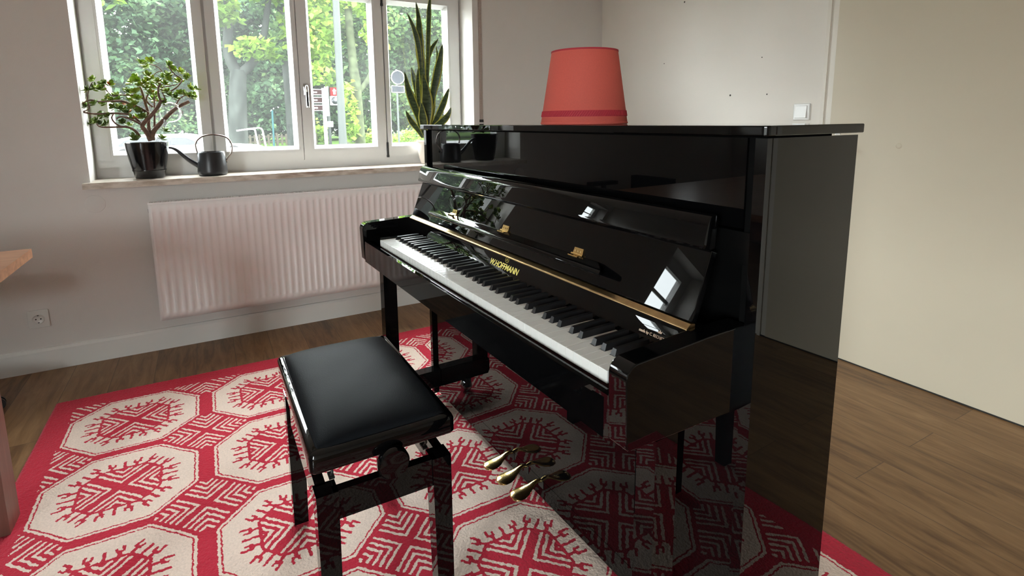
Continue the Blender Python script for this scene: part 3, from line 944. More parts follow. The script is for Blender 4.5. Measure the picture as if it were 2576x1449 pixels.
# nameboard behind the keys, gently hollow
nb_f = []
for k in range(11):
    t = k / 10
    z = 0.760 + 0.063 * t
    y = -0.1075 + 0.0275 * t - 0.0055 * (1 - (2 * t - 1) ** 2) * -1.0
    nb_f.append((y, z))
mb = MB(); mb.prism(nb_f + [(-0.062, 0.823), (-0.062, 0.760)], 'x', 0.0185, 1.3735); NB = mb.build('nameboard', M['piano'], P, smooth=25)
def nb_point(z):
    for (ya, za), (yb_, zb) in zip(nb_f[:-1], nb_f[1:]):
        if za <= z <= zb:
            return ya + (yb_ - ya) * (z - za) / (zb - za), math.atan2(yb_ - ya, zb - za)
def on_board(x, z):
    y, a = nb_point(z)
    return Matrix.Translation((x, y - 0.0012, z)) @ Matrix.Rotation(PI / 2 - a, 4, 'X')
text_mesh('maker_lettering', 'W.HOFFMANN', 0.0245, M['gold'], NB, on_board(0.650, 0.7785), sx=0.92, bold=0.0005)
text_mesh('small_lettering', 'made by C. BECHST', 0.0078, M['gold_pale'], NB, on_board(1.252, 0.7785), sx=0.96, bold=0.0002)
def crown(name, x, z, s, m):
    mb = MB()
    pts = [(-.5, 0), (.5, 0), (.62, .62), (.30, .34), (.0, .78), (-.30, .34), (-.62, .62)]
    T = on_board(x, z)
    A = [mb.bm.verts.new(T @ Vector((p[0] * s, p[1] * s, 0.0004))) for p in pts]; B = [mb.bm.verts.new(T @ Vector((p[0] * s, p[1] * s, -0.0002))) for p in pts]
    mb.bm.faces.new(A); mb.bm.faces.new(B[::-1])
    for k in range(len(A)):
        j = (k + 1) % len(A); mb.bm.faces.new([A[j], A[k], B[k], B[j]])
    return mb.build(name, m, NB)
crown('crown_emblem', 1.3015, 0.7875, 0.0085, M['gold_pale'])
# small wreath-like emblem above the name
mb = MB()
T = on_board(0.733, 0.8045)
for k in range(14):
    a = 2 * PI * k / 14
    c = T @ Vector((0.0085 * math.cos(a), 0.0075 * math.sin(a), 0))
    c2 = T @ Vector((0.0085 * math.cos(a + .3), 0.0075 * math.sin(a + .3), 0))
    mb.tube([c, c2], 0.0006, 6)
mb.tube([T @ Vector((-.004, -.003, 0)), T @ Vector((.0, .004, 0)), T @ Vector((.004, -.003, 0))], .0006, 6)
mb.build('lyre_emblem', M['gold'], NB)

# fallboard, open, leaning back
fx0, fx1 = 0.030, 1.372
FB_T, FB_B = (-0.043, 0.957), (-0.090, 0.833)
mb = MB(); mb.prism([FB_T, FB_B, (-0.076, 0.8285), (-0.029, 0.952)], 'x', fx0, fx1, 0.0012, 2); FB = mb.build('fallboard', M['piano'], P)
flap = [(-0.0345, 1.0225), (-0.0425, 1.0195), (-0.0490, 1.0135), (-0.0520, 1.006), (-0.0605, 0.9745), (-0.0625, 0.9665), (-0.0600, 0.9620), (-0.0540, 0.9590), (-0.0435, 0.9575), (-0.0300, 0.9600), (-0.0230, 1.0180)]
mb = MB(); mb.prism(flap, 'x', fx0, fx1 - 0.004, 0.0010, 2); mb.build('fallboard_flap', M['piano'], FB, smooth=32)
mb = MB(); mb.prism([(-0.1020, 0.8195), (-0.1020, 0.8215), (-0.1000, 0.8240), (-0.0905, 0.8300), (-0.0790, 0.8280), (-0.0790, 0.8195)], 'x', fx0, fx1, 0.0004, 1); mb.build('hinge_strip', M['brass_strip'], FB)
# folding music desk ledge with three brass hinges
fn = Vector((0, -0.124, 0.047)).normalized()      # outward normal of the fallboard (y, z)
fu = Vector((0, 0.047, 0.124)).normalized()       # up along it
F0 = Vector((0, -0.043, 0.957))
def onfb(x, up, off):
    q = F0 + fu * up + fn * off
    return Vector((x, q.y, q.z))
ub, uf = -0.0840, -0.1000
bot = -0.012
def led(x0b, x1b, x0f, x1f):
    ring = lambda x, dx0, s: [onfb(x, 0, 0)]
    mb = MB()
    sec = [(ub + .002, 0.0005, 0), (ub + .001, 0.010, .25), (uf + .006, 0.027, .9), (uf + .002, 0.0335, 1), (uf - .005, 0.0350, 1), (uf - .009, 0.0325, 1), (uf - .0095, 0.026, .95), (ub - .010, 0.0005, 0)]
    A = [onfb(x0b + (x0f - x0b) * t, u, o) for u, o, t in sec]
    B = [onfb(x1b + (x1f - x1b) * t, u, o) for u, o, t in sec]
    mb.loft([A, B])
    mb._bevel(mb.bm.verts[:], 0.0012, 2)
    return mb
mb = led(0.300, 1.098, 0.242, 1.150); LEDGE = mb.build('music_ledge', M['piano'], FB, smooth=30)
for hx in (0.372, 0.703, 1.030):
    mb = MB()
    ax = [onfb(hx - .018, ub + .002, .0005), onfb(hx + .018, ub + .002, .0005), onfb(hx + .018, ub + .002, .0025), onfb(hx - .018, ub + .002, .0025),
          onfb(hx - .016, ub + .019, .0005), onfb(hx + .016, ub + .019, .0005), onfb(hx + .016, ub + .019, .0025), onfb(hx - .016, ub + .019, .0025)]
    mb.hexa([ax[0], ax[1], ax[2], ax[3], ax[4], ax[5], ax[6], ax[7]], .0006, 2)
    mb.hexa([onfb(hx - .019, ub + .002, .002), onfb(hx + .019, ub + .002, .002), onfb(hx + .017, ub - .003, .0165), onfb(hx - .017, ub - .003, .0165),
             onfb(hx - .019, ub + .004, .002), onfb(hx + .019, ub + .004, .002), onfb(hx + .017, ub - .001, .0165), onfb(hx - .017, ub - .001, .0165)], .0005, 1)
    mb.tube([onfb(hx - .02, ub + .003, .0035), onfb(hx + .02, ub + .003, .0035)], .0028, 10)
    hinge = mb.build('hinge', M['brass'], FB)
    mb = MB()
    for s in (-.010, 0, .010):
        c = onfb(hx + s, ub + .011, .0026)
        e = c + fn * .0007
        mb.tube([c, e], .0024, 10)
    mb.build('screw', M['brass_strip'], hinge)

# legs, toes, castors
for xl in (-0.022, 1.3705):
    mb = MB(); mb.box(xl, xl + 0.0445, -0.2165, -0.1640, 0.156, 0.6675, 0.0025, 3); mb.build('leg', M['piano'], P)
    mb = MB(); mb.prism([(0.0118, 0.082), (0.0118, 0.158), (-0.212, 0.158), (-0.222, 0.150), (-0.224, 0.100), (-0.216, 0.082)], 'x', xl - .002, xl + 0.0490, 0.002, 2); mb.build('toe', M['piano'], P)
    for yc in (-0.120, 0.16):
        xm = xl + 0.022
        mb = MB(); mb.box(xm - .020, xm + .020, yc - .022, yc + .022, .078, .083, .001); mb.box(xm - .018, xm - .015, yc - .014, yc + .014, .036, .080, .001); mb.box(xm + .015, xm + .018, yc - .014, yc + .014, .036, .080, .001)
        ca = mb.build('castor', M['steel_dark'], P)
        mb = MB(); mb.lathe([(0, xm - .013), (.020, xm - .013), (.0240, xm - .009), (.0240, xm + .009), (.020, xm + .013), (0, xm + .013)], (0, yc, .0367), 28, 'x'); mb.build('wheel', M['chrome'], ca, smooth=40)
pb('cabinet_base', IL + .002, IR - .002, 0.060, 0.25, 0.060, 0.075, 0.001, 'piano_satin')

# pedals
for k, xp in enumerate((0.597, 0.680, 0.762)):
    rings = []
    for (y, z, w, h) in ((0.020, 0.097, .0060, .0052), (0.008, 0.1035, .0066, .0055), (-0.004, 0.1060, .0074, .0055), (-0.016, 0.1035, .0090, .0050), (-0.030, 0.0965, .0150, .0046), (-0.046, 0.0905, .0225, .0046), (-0.062, 0.0875, .0265, .0050), (-0.076, 0.0865, .0262, .0052), (-0.087, 0.0855, .0215, .0048), (-0.0935, 0.0845, .0130, .0032)):
        rings.append([(xp + w * math.cos(2 * PI * q / 16), y, z + h * math.sin(2 * PI * q / 16)) for q in range(16)])
    mb = MB(); mb.loft(rings); mb.build('pedal', M['brass'], P, smooth=60)
    mb = MB(); mb.box(xp - .012, xp + .012, .0105, .0122, .080, .1030, .0004); mb.build('pedal_slot', M['gap'], P)

# ------------------------------------------------------------------ lampshade standing on the lid
def p2r(x, y, z):
    a = math.radians(1.8395)
    return (1.26345 + math.cos(a) * x - math.sin(a) * y, -1.90843 + math.sin(a) * x + math.cos(a) * y, z)
LAMP = thing('lampshade', 'red fabric lampshade with braided band set down on the black piano lid', 'lampshade', p2r(0.800, 0.130, PH))
R0, R1, H = 0.1195, 0.0900, 0.198
rr = lambda z: R0 + (R1 - R0) * z / H
mb = MB(); mb.lathe([(rr(.002), .0010), (rr(.002) + .0008, .002), (rr(H) + .0004, H - .001), (rr(H), H), (rr(H) - .002, H), (rr(H) - .0024, H - .002), (rr(.002) - .0022, .004), (rr(.002) - .002, .0010), (rr(.002), .001)], n=96); mb.build('fabric', M['shade'], LAMP, smooth=50)
mb = MB(); mb.lathe([(rr(.007), .0005), (rr(.007) + .0022, .003), (rr(.007) + .0022, .0055), (rr(.007) + .0004, .0075)], n=96); mb.build('bottom_binding', M['shade'], LAMP, smooth=60)
mb = MB(); mb.lathe([(rr(H) - .001, H - .004), (rr(H) + .0016, H - .0038), (rr(H) + .0016, H + .0006), (rr(H) - .002, H + .001), (rr(H) - .0028, H - .003)], n=96); mb.build('top_binding', M['shade_band'], LAMP, smooth=50)
mb = MB()
z0, z1 = 0.0215, 0.0375
mb.lathe([(rr(z0), z0), (rr(z0) + .0014, z0), (rr(z1) + .0014, z1), (rr(z1), z1)], n=96)
nb = 110
for k in range(nb):
    a0 = 2 * PI * k / nb
    for s in (1,):
        p0 = (math.cos(a0) * (rr(z0) + .0017), math.sin(a0) * (rr(z0) + .0017), z0 + .001)
        a1 = a0 + .085 * s
        p1 = (math.cos(a1) * (rr(z1) + .0017), math.sin(a1) * (rr(z1) + .0017), z1 - .001)
        mb.tube([p0, p1], .0011, 5)
mb.build('braided_band', M['shade_band'], LAMP)
mb = MB()
for k in range(3):
    a = 2 * PI * k / 3 + .4
    mb.tube([(0.014 * math.cos(a), 0.014 * math.sin(a), H - .03), (rr(H) * .97 * math.cos(a), rr(H) * .97 * math.sin(a), H - .006)], .0014, 8)
mb.lathe([(.013, H - .032), (.017, H - .032), (.017, H - .028), (.013, H - .028), (.013, H - .032)], n=32)
mb.build('wire_carrier', M['steel_dark'], LAMP)

# ------------------------------------------------------------------ piano stool
sx0, sx1, sy0, sy1 = 1.684, 2.226, -2.5585, -2.2385
cxs, cys = (sx0 + sx1) / 2, (sy0 + sy1) / 2
STOOL = thing('piano_stool', 'black height-adjustable piano stool with padded leatherette seat on the rug', 'stool', (cxs, cys, 0.0))
hx, hy = (sx1 - sx0) / 2, (sy1 - sy0) / 2
FZ0, FZ1 = 0.487, 0.530
def so(name, m, mb, parent=None, smooth=None):
    return mb.build(name, M[m], parent or STOOL, smooth)
mb = MB(); frame = mb
fp = [(-hx, -hy), (hx, -hy), (hx, hy), (-hx, hy)]
# moulded frame: four mitred rails as one ring
def ring_at(d, z, rad):
    pts = []
    for (sx, sy, a0) in ((-1, -1, PI), (1, -1, 1.5 * PI), (1, 1, 0), (-1, 1, .5 * PI)):
        cx, cy = sx * (hx - d - rad), sy * (hy - d - rad)
        for q in range(5):
            a = a0 + q * PI / 8
            pts.append((cx + rad * math.cos(a), cy + rad * math.sin(a), z))
    return pts
rings = [ring_at(.012, FZ0, .012), ring_at(.002, FZ0, .014), ring_at(0, FZ0 + .003, .014), ring_at(0, FZ1 - .010, .014), ring_at(.003, FZ1 - .003, .013), ring_at(.008, FZ1, .012), ring_at(.020, FZ1 + .001, .010)]
mb.loft(rings); so('seat_frame', 'piano', mb, smooth=35)
# padded seat: domed, with soft border
nu, nv = 44, 30
px_, py_ = hx - .0155, hy - .0155
V = []
for i in range(nu + 1):
    for j in range(nv + 1):
        u, v = -1 + 2 * i / nu, -1 + 2 * j / nv
        u = math.copysign(1 - (1 - abs(u)) ** 1.5, u); v = math.copysign(1 - (1 - abs(v)) ** 1.5, v)
        e = (1 - abs(u) ** 3.2) * (1 - abs(v) ** 3.2)
        z = FZ1 - .002 + .034 * e ** .42
        z += .0012 * math.sin(u * 9 + v * 5) * e * .4
        q = 1.0
        if abs(u) > .93 and abs(v) > .9: q = 1 - .010 * (abs(u) - .93) / .07
        V.append((u * px_ * q, v * py_ * q, z))
Fq = [(i * (nv + 1) + j, (i + 1) * (nv + 1) + j, (i + 1) * (nv + 1) + j + 1, i * (nv + 1) + j + 1) for i in range(nu) for j in range(nv)]
base = len(V)
per = [i * (nv + 1) for i in range(nu + 1)] + [nu * (nv + 1) + j for j in range(1, nv + 1)] + [i * (nv + 1) + nv for i in range(nu - 1, -1, -1)] + [j for j in range(nv - 1, 0, -1)]
for p in per:
    V.append((V[p][0], V[p][1], FZ1 - .012))
for k in range(len(per)):
    k2 = (k + 1) % len(per)
    Fq.append((per[k], base + k, base + k2, per[k2]))
raw_mesh('seat_cushion', np.array(V), np.array(Fq), M['leather'], STOOL, smooth=True)
# base: tapering legs with rails
LT = 0.428
lw = 0.046
for sx in (-1, 1):
    for sy in (-1, 1):
        ox, oy = sx * (hx - .010), sy * (hy - .009)
        i = lambda a, d: a - math.copysign(d, a)
        t = [(i(ox, lw), i(oy, lw)), (ox, i(oy, lw)), (ox, oy), (i(ox, lw), oy)]
        bq = [(i(ox, lw * .80), i(oy, lw * .86)), (ox, i(oy, lw * .86)), (ox, oy), (i(ox, lw * .80), oy)]
        sg = -1 if sx * sy < 0 else 1
        lo = [(p[0], p[1], 0.013) for p in bq]; hi = [(p[0], p[1], LT) for p in t]
        mb = MB(); mb.hexa(lo + hi, .004, 3); lg = so('leg', 'piano', mb)
for sx in (-1, 1):
    xa = sx * (hx - .013); xb = xa - sx * .022
    mb = MB(); mb.box(min(xa, xb), max(xa, xb), -hy + .044, hy - .044, 0.362, 0.428, .002); so('rail', 'piano', mb)
for sy in (-1, 1):
    ya = sy * (hy - .014); yb = ya - sy * .022
    mb = MB(); mb.box(-hx + .048, hx - .048, min(ya, yb), max(ya, yb), 0.362, 0.428, .002); so('rail', 'piano', mb)
# lifting mechanism: scissor irons, spindle, knobs
for sx in (-1, 1):
    for sy in (-1, 1):
        x = sx * (hx - .075)
        y = sy * (hy - .052)
        mb = MB(); mb.tube([(x, y, .425), (x + sx * .018, y, .445), (x + sx * .012, y, .470), (x + sx * .024, y, .489)], .0030, 8)
        mb.box(x - .012, x + .012, y - .006, y + .006, .424, .4285, .0005)
        so('scissor_iron', 'steel_dark', mb)
    y = 0.006
    xk = sx * (hx + .006)
    kz = .474
    mb = MB(); mb.lathe([(0, 0), (.016, 0), (.020, .004), (.031, .006), (.0345, .011), (.0345, .024), (.031, .029), (.012, .031), (0, .031)] if sx > 0 else [(0, 0), (.016, 0), (.020, -.004), (.031, -.006), (.0345, -.011), (.0345, -.024), (.031, -.029), (.012, -.031), (0, -.031)], (xk - sx * .006, y, kz), 48, 'x')
    kn = so('knob', 'piano', mb, smooth=38)
    mb = MB(); mb.tube([(xk - sx * .12, y, kz), (xk - sx * .004, y, kz)], .007, 12); so('spindle', 'steel_dark', mb, smooth=40)
    mb = MB(); mb.box(sx * (hx - .03) - .012, sx * (hx - .03) + .012, y - .016, y + .016, .425, .488, .001); so('spindle_bracket', 'steel_dark', mb)

# ------------------------------------------------------------------ table at the left edge, office chair behind it
TB = thing('wooden_table', 'red-brown wooden table whose corner juts in at the left edge', 'table', (0.80, -3.27, 0.0))
mb = MB(); mb.box(0.0, 1.35, -1.72, 0.0, 0.722, 0.754, .006, 3); mb.build('tabletop', M['table'], TB)
for (x, y) in ((0.455, -.012), (1.28, -.012), (0.455, -1.71), (1.28, -1.71)):
    s = 1 if y > -1 else -1
    mb = MB(); mb.box(x, x + .095, y if s < 0 else y - .095, y + .095 if s < 0 else y, 0.0, 0.7215, .006, 2); mb.build('leg', M['table_dark'], TB)
mb = MB(); mb.box(.47, 1.36, -.075, -.05, .62, .721, .002); mb.build('apron', M['table_dark'], TB)
mb = MB(); mb.box(.47, 1.36, -1.67, -1.645, .62, .721, .002); mb.build('apron', M['table_dark'], TB)
for x in (0.49, 1.315):
    mb = MB(); mb.box(x, x + .025, -1.61, -.11, .62, .721, .002); mb.build('apron', M['table_dark'], TB)

CH = thing('office_chair', 'black swivel office chair with T-shaped armrests behind the table', 'chair', (0.45, -3.865, 0.0), math.radians(90))
mb = MB(); mb.tube([(0, 0, .09), (0, 0, .30)], .032, 20); mb.tube([(0, 0, .30), (0, 0, .43)], .018, 16); mb.build('gas_column', M['steel_dark'], CH, smooth=40)
for k in range(5):
    a = 2 * PI * k / 5 + math.radians(12)
    dx, dy = math.cos(a), math.sin(a)
    mb = MB(); mb.tube([(dx * .02, dy * .02, .105), (dx * .17, dy * .17, .085), (dx * .31, dy * .31, .066)], [.024, .02, .015], 10); ar = mb.build('base_arm', M['plastic_black'], CH, smooth=45)
    mb = MB(); cxw, cyw = dx * .32, dy * .32
    for s in (-1, 1):
        q = [(-dy * (s * .016) + cxw, dx * (s * .016) + cyw, .027), (-dy * (s * .006) + cxw, dx * (s * .006) + cyw, .027)]
        mb.tube(q, .0268, 18)
    mb.build('castor_wheel', M['plastic_black'], ar, smooth=40)
mb = MB(); mb.box(-.24, .24, -.23, .23, .43, .50, .028, 4); mb.build('seat', M['chair_fabric'], CH, smooth=40)
mb = MB(); mb.box(-.27, -.21, -.19, .19, .54, .76, .025, 4); mb.build('backrest', M['chair_fabric'], CH, smooth=40)
mb = MB(); mb.tube([(-.10, 0, .43), (-.25, 0, .44), (-.285, 0, .52), (-.275, 0, .68)], .018, 12); mb.build('back_bracket', M['steel_dark'], CH, smooth=40)
for s in (-1, 1):
    mb = MB(); mb.tube([(.0, s * .20, .44), (.0, s * .275, .46), (-.01, s * .285, .69)], [.018, .018, .02], 12, flat=(1, 1)); a = mb.build('armrest', M['plastic_black'], CH, smooth=40)
    mb = MB(); mb.box(-.13, .13, s * .285 - .035, s * .285 + .035, .69, .716, .011, 3); mb.build('arm_pad', M['plastic_black'], a, smooth=40)

# ------------------------------------------------------------------ plant centre lines (world metres)
BR= [[[[-0.095,-2.936,1.11],[-0.086,-2.952,1.157],[-0.077,-2.964,1.191],[-0.068,-2.918,1.243],[-0.059,-2.885,1.286],[-0.05,-2.871,1.314]],0.013,0.008],[[[-0.05,-2.871,1.314],[-0.048,-2.877,1.343],[-0.047,-2.875,1.381],[-0.045,-2.861,1.404]],0.006,0.004],[[[-0.095,-2.93,1.112],[-0.099,-2.92,1.156],[-0.103,-2.868,1.219],[-0.107,-2.826,1.263],[-0.111,-2.794,1.288],[-0.115,-2.744,1.315]],0.013,0.009],[[[-0.095,-2.938,1.118],[-0.105,-2.939,1.181],[-0.115,-2.937,1.254],[-0.125,-2.945,1.307],[-0.135,-2.959,1.384],[-0.145,-2.975,1.399]],0.01,0.005],[[[-0.085,-2.965,1.191],[-0.07,-2.985,1.22],[-0.055,-2.998,1.239]],0.007,0.005],[[[-0.105,-2.936,1.253],[-0.098,-2.974,1.282],[-0.09,-3.019,1.305],[-0.082,-3.048,1.314],[-0.075,-3.079,1.311]],0.008,0.005],[[[-0.125,-2.944,1.321],[-0.128,-2.979,1.343],[-0.132,-3.019,1.346],[-0.135,-3.059,1.345],[-0.138,-3.087,1.342],[-0.142,-3.108,1.372],[-0.145,-3.114,1.396]],0.005,0.003],[[[-0.065,-2.979,1.129],[-0.057,-2.997,1.163],[-0.049,-3.026,1.182],[-0.041,-3.057,1.183],[-0.033,-3.132,1.184],[-0.025,-3.148,1.2]],0.008,0.003],[[[-0.045,-3.042,1.183],[-0.042,-3.064,1.192],[-0.04,-3.081,1.211],[-0.038,-3.086,1.23],[-0.035,-3.077,1.248]],0.005,0.003],[[[-0.075,-3.015,1.246],[-0.07,-3.061,1.251],[-0.065,-3.099,1.251],[-0.06,-3.156,1.249],[-0.055,-3.206,1.258]],0.006,0.004],[[[-0.055,-3.206,1.258],[-0.058,-3.175,1.276],[-0.06,-3.179,1.317],[-0.062,-3.166,1.372],[-0.065,-3.15,1.404]],0.003,0.002],[[[-0.065,-3.131,1.308],[-0.058,-3.167,1.317],[-0.052,-3.193,1.303],[-0.045,-3.216,1.285]],0.004,0.003],[[[-0.075,-3.075,1.314],[-0.07,-3.102,1.31],[-0.065,-3.15,1.311]],0.004,0.003],[[[-0.105,-2.914,1.18],[-0.115,-2.907,1.263],[-0.125,-2.902,1.341]],0.006,0.004],[[[-0.05,-2.871,1.314],[-0.061,-2.852,1.325],[-0.073,-2.861,1.378],[-0.084,-2.826,1.393],[-0.095,-2.792,1.402]],0.004,0.003],[[[-0.095,-2.829,1.365],[-0.098,-2.798,1.385],[-0.102,-2.769,1.42],[-0.105,-2.772,1.435],[-0.108,-2.797,1.454],[-0.112,-2.815,1.482],[-0.115,-2.82,1.502]],0.004,0.003],[[[-0.125,-2.867,1.38],[-0.129,-2.846,1.434],[-0.133,-2.849,1.454],[-0.137,-2.863,1.483],[-0.141,-2.887,1.502],[-0.145,-2.911,1.506]],0.003,0.0025],[[[-0.135,-2.86,1.471],[-0.14,-2.877,1.468],[-0.145,-2.9,1.449]],0.0025,0.002],[[[-0.055,-2.97,1.196],[-0.048,-3.007,1.22],[-0.042,-3.044,1.234],[-0.035,-3.067,1.225]],0.006,0.003],[[[-0.115,-2.913,1.283],[-0.122,-2.939,1.321],[-0.128,-2.918,1.375],[-0.135,-2.919,1.419]],0.005,0.003],[[[-0.105,-2.803,1.283],[-0.11,-2.78,1.258],[-0.115,-2.799,1.233]],0.003,0.002],[[[-0.115,-2.817,1.273],[-0.122,-2.792,1.323],[-0.128,-2.759,1.348],[-0.135,-2.728,1.349]],0.004,0.003]]
CL= [[-0.078,-3.15,1.418],[-0.065,-3.147,1.377],[-0.059,-3.175,1.367],[-0.042,-3.1,1.399],[-0.065,-3.081,1.392],[-0.044,-3.122,1.371],[-0.147,-3.21,1.32],[-0.096,-3.227,1.295],[-0.042,-3.22,1.278],[-0.075,-3.191,1.29],[-0.046,-3.152,1.299],[-0.137,-3.122,1.306],[-0.096,-3.089,1.314],[-0.122,-3.06,1.32],[-0.087,-3.053,1.277],[-0.084,-3.079,1.282],[-0.148,-3.069,1.345],[-0.125,-3.098,1.334],[-0.118,-3.134,1.245],[-0.045,-3.102,1.237],[-0.062,-3.156,1.217],[-0.132,-3.178,1.208],[-0.058,-3.138,1.203],[-0.134,-3.127,1.198],[-0.079,-2.971,1.418],[-0.135,-2.997,1.412],[-0.15,-2.975,1.442],[-0.05,-2.918,1.445],[-0.126,-2.922,1.423],[-0.125,-2.9,1.433],[-0.037,-2.933,1.402],[-0.05,-2.951,1.393],[-0.117,-3.016,1.363],[-0.039,-2.977,1.36],[-0.088,-2.976,1.329],[-0.072,-2.93,1.381],[-0.126,-2.913,1.389],[-0.042,-2.876,1.413],[-0.071,-2.855,1.44],[-0.039,-2.828,1.447],[-0.047,-2.826,1.424],[-0.116,-2.844,1.405],[-0.108,-2.874,1.389],[-0.131,-2.822,1.508],[-0.133,-2.82,1.491],[-0.143,-2.804,1.481],[-0.115,-2.774,1.47],[-0.081,-2.754,1.438],[-0.15,-2.783,1.428],[-0.072,-2.74,1.448],[-0.111,-2.788,1.357],[-0.114,-2.811,1.337],[-0.056,-2.829,1.344],[-0.095,-2.758,1.351],[-0.114,-2.724,1.343],[-0.095,-2.741,1.342],[-0.069,-2.733,1.385],[-0.143,-2.708,1.384],[-0.038,-3.039,1.206],[-0.147,-3.027,1.192],[-0.064,-2.999,1.281],[-0.053,-2.98,1.262],[-0.148,-2.907,1.328],[-0.059,-2.941,1.506],[-0.108,-2.925,1.506],[-0.083,-2.897,1.519],[-0.149,-2.925,1.491],[-0.145,-3.041,1.302],[-0.129,-3.013,1.321],[-0.04,-2.987,1.299],[-0.127,-2.895,1.351],[-0.063,-2.862,1.31],[-0.043,-2.996,1.12],[-0.042,-3.007,1.13],[-0.11,-2.89,1.121],[-0.109,-2.87,1.16],[-0.09,-3.027,1.258],[-0.061,-3.008,1.225],[-0.138,-2.99,1.23],[-0.064,-2.955,1.234],[-0.058,-2.915,1.357],[-0.051,-2.84,1.363],[-0.146,-2.892,1.264]]
SL= [[[[-0.12,-1.426,1.952],[-0.12,-1.412,1.843],[-0.12,-1.413,1.736],[-0.12,-1.41,1.637],[-0.12,-1.4,1.537],[-0.12,-1.392,1.367],[-0.12,-1.402,1.091]],0.0233],[[[-0.11,-1.491,1.876],[-0.112,-1.448,1.782],[-0.115,-1.423,1.694],[-0.117,-1.412,1.603],[-0.12,-1.407,1.537]],0.0152],[[[-0.12,-1.327,2.022],[-0.12,-1.33,1.973],[-0.12,-1.337,1.923],[-0.12,-1.341,1.865],[-0.12,-1.35,1.724],[-0.12,-1.361,1.555],[-0.12,-1.368,1.393],[-0.12,-1.393,1.091]],0.0125],[[[-0.14,-1.27,1.735],[-0.135,-1.311,1.686],[-0.13,-1.342,1.633],[-0.125,-1.359,1.539],[-0.12,-1.388,1.09]],0.0134],[[[-0.1,-1.259,1.697],[-0.105,-1.279,1.591],[-0.11,-1.306,1.471],[-0.115,-1.334,1.351],[-0.12,-1.383,1.09]],0.0233],[[[-0.15,-1.286,1.693],[-0.14,-1.281,1.62],[-0.13,-1.305,1.473],[-0.12,-1.378,1.09]],0.0072],[[[-0.1,-1.527,1.51],[-0.105,-1.505,1.399],[-0.11,-1.471,1.307],[-0.115,-1.436,1.213],[-0.12,-1.411,1.091]],0.0224],[[[-0.13,-1.469,1.544],[-0.127,-1.453,1.468],[-0.123,-1.441,1.384],[-0.12,-1.411,1.091]],0.0161],[[[-0.1,-1.433,1.542],[-0.107,-1.438,1.434],[-0.113,-1.431,1.316],[-0.12,-1.407,1.091]],0.0134],[[[-0.09,-1.408,1.501],[-0.098,-1.386,1.383],[-0.105,-1.38,1.273],[-0.112,-1.388,1.178],[-0.12,-1.397,1.091]],0.0331],[[[-0.12,-1.413,1.435],[-0.12,-1.433,1.333],[-0.12,-1.425,1.23],[-0.12,-1.407,1.091]],0.0188],[[[-0.11,-1.216,1.413],[-0.112,-1.24,1.352],[-0.115,-1.28,1.264],[-0.117,-1.329,1.177],[-0.12,-1.383,1.086]],0.0179],[[[-0.09,-1.213,1.285],[-0.098,-1.236,1.229],[-0.105,-1.292,1.176],[-0.112,-1.342,1.138],[-0.12,-1.388,1.086]],0.0206],[[[-0.09,-1.531,1.264],[-0.1,-1.497,1.2],[-0.11,-1.45,1.144],[-0.12,-1.411,1.087]],0.0161],[[[-0.07,-1.43,1.314],[-0.087,-1.419,1.23],[-0.103,-1.406,1.161],[-0.12,-1.402,1.086]],0.025],[[[-0.14,-1.309,1.395],[-0.133,-1.329,1.299],[-0.127,-1.354,1.195],[-0.12,-1.388,1.086]],0.0179],[[[-0.14,-1.254,1.3],[-0.133,-1.288,1.221],[-0.127,-1.336,1.16],[-0.12,-1.388,1.086]],0.0161]]
CAN= {'handle': [[-0.06, -2.727, 1.04], [-0.06, -2.733, 1.081], [-0.06, -2.721, 1.108], [-0.06, -2.691, 1.129], [-0.06, -2.647, 1.135], [-0.06, -2.599, 1.127], [-0.06, -2.568, 1.104], [-0.06, -2.557, 1.064], [-0.06, -2.566, 1.029], [-0.06, -2.585, 1.004], [-0.06, -2.593, 0.989]], 'spout': [[-0.06, -2.726, 0.967], [-0.06, -2.763, 0.996], [-0.06, -2.797, 1.03], [-0.06, -2.822, 1.056], [-0.06, -2.841, 1.068], [-0.06, -2.858, 1.072]]}
GL= {'bulb': [-0.06, -2.833, 1.257], 'foot': [-0.075, -2.903, 1.115], 'neck': [-0.063, -2.858, 1.219]}

SZ = 0.914
# ---- jade plant in a black pot
jc = (-0.098, -2.956, SZ)
POTJ = thing('jade_plant', 'branching jade plant with thick green leaves in a glossy black pot on the sill', 'potted plant', jc)
H = 0.186
mb = MB(); mb.lathe([(0, .0), (.060, .0), (.066, .003), (.0695, .012), (.078, .055), (.088, .105), (.0955, .150), (.0985, H - .004), (.0990, H), (.0965, H), (.0955, H - .004), (.092, .150), (.088, .12), (0, .12)], n=72); pot = mb.build('pot', M['pot_black'], POTJ, smooth=50)
mb = MB(); mb.lathe([(.0740, .0365), (.0762, .038), (.0775, .0415), (.0772, .0445)], n=72); mb.build('pot_ridge', M['pot_black'], pot, smooth=50)
mb = MB()
pr_ = [(0, .168)]
ring = 40
for r in (.03, .06, .0945):
    pr_.append((r, .166 + (0.004 if r < .05 else 0)))
mb.lathe(pr_, n=40); soil = mb.build('soil', M['soil'], POTJ, smooth=80)


def smooth_line(pts, sub=4):
    pts = [Vector(p) for p in pts]
    if len(pts) < 3:
        return pts
    out = []
    for i in range(len(pts) - 1):
        p0 = pts[max(i - 1, 0)]; p1 = pts[i]; p2 = pts[i + 1]; p3 = pts[min(i + 2, len(pts) - 1)]
        for k in range(sub):
            t = k / sub
            out.append(0.5 * ((2 * p1) + (p2 - p0) * t + (2 * p0 - 5 * p1 + 4 * p2 - p3) * t * t + (3 * p1 - p0 - 3 * p2 + p3) * t ** 3))
    out.append(pts[-1])
    return out


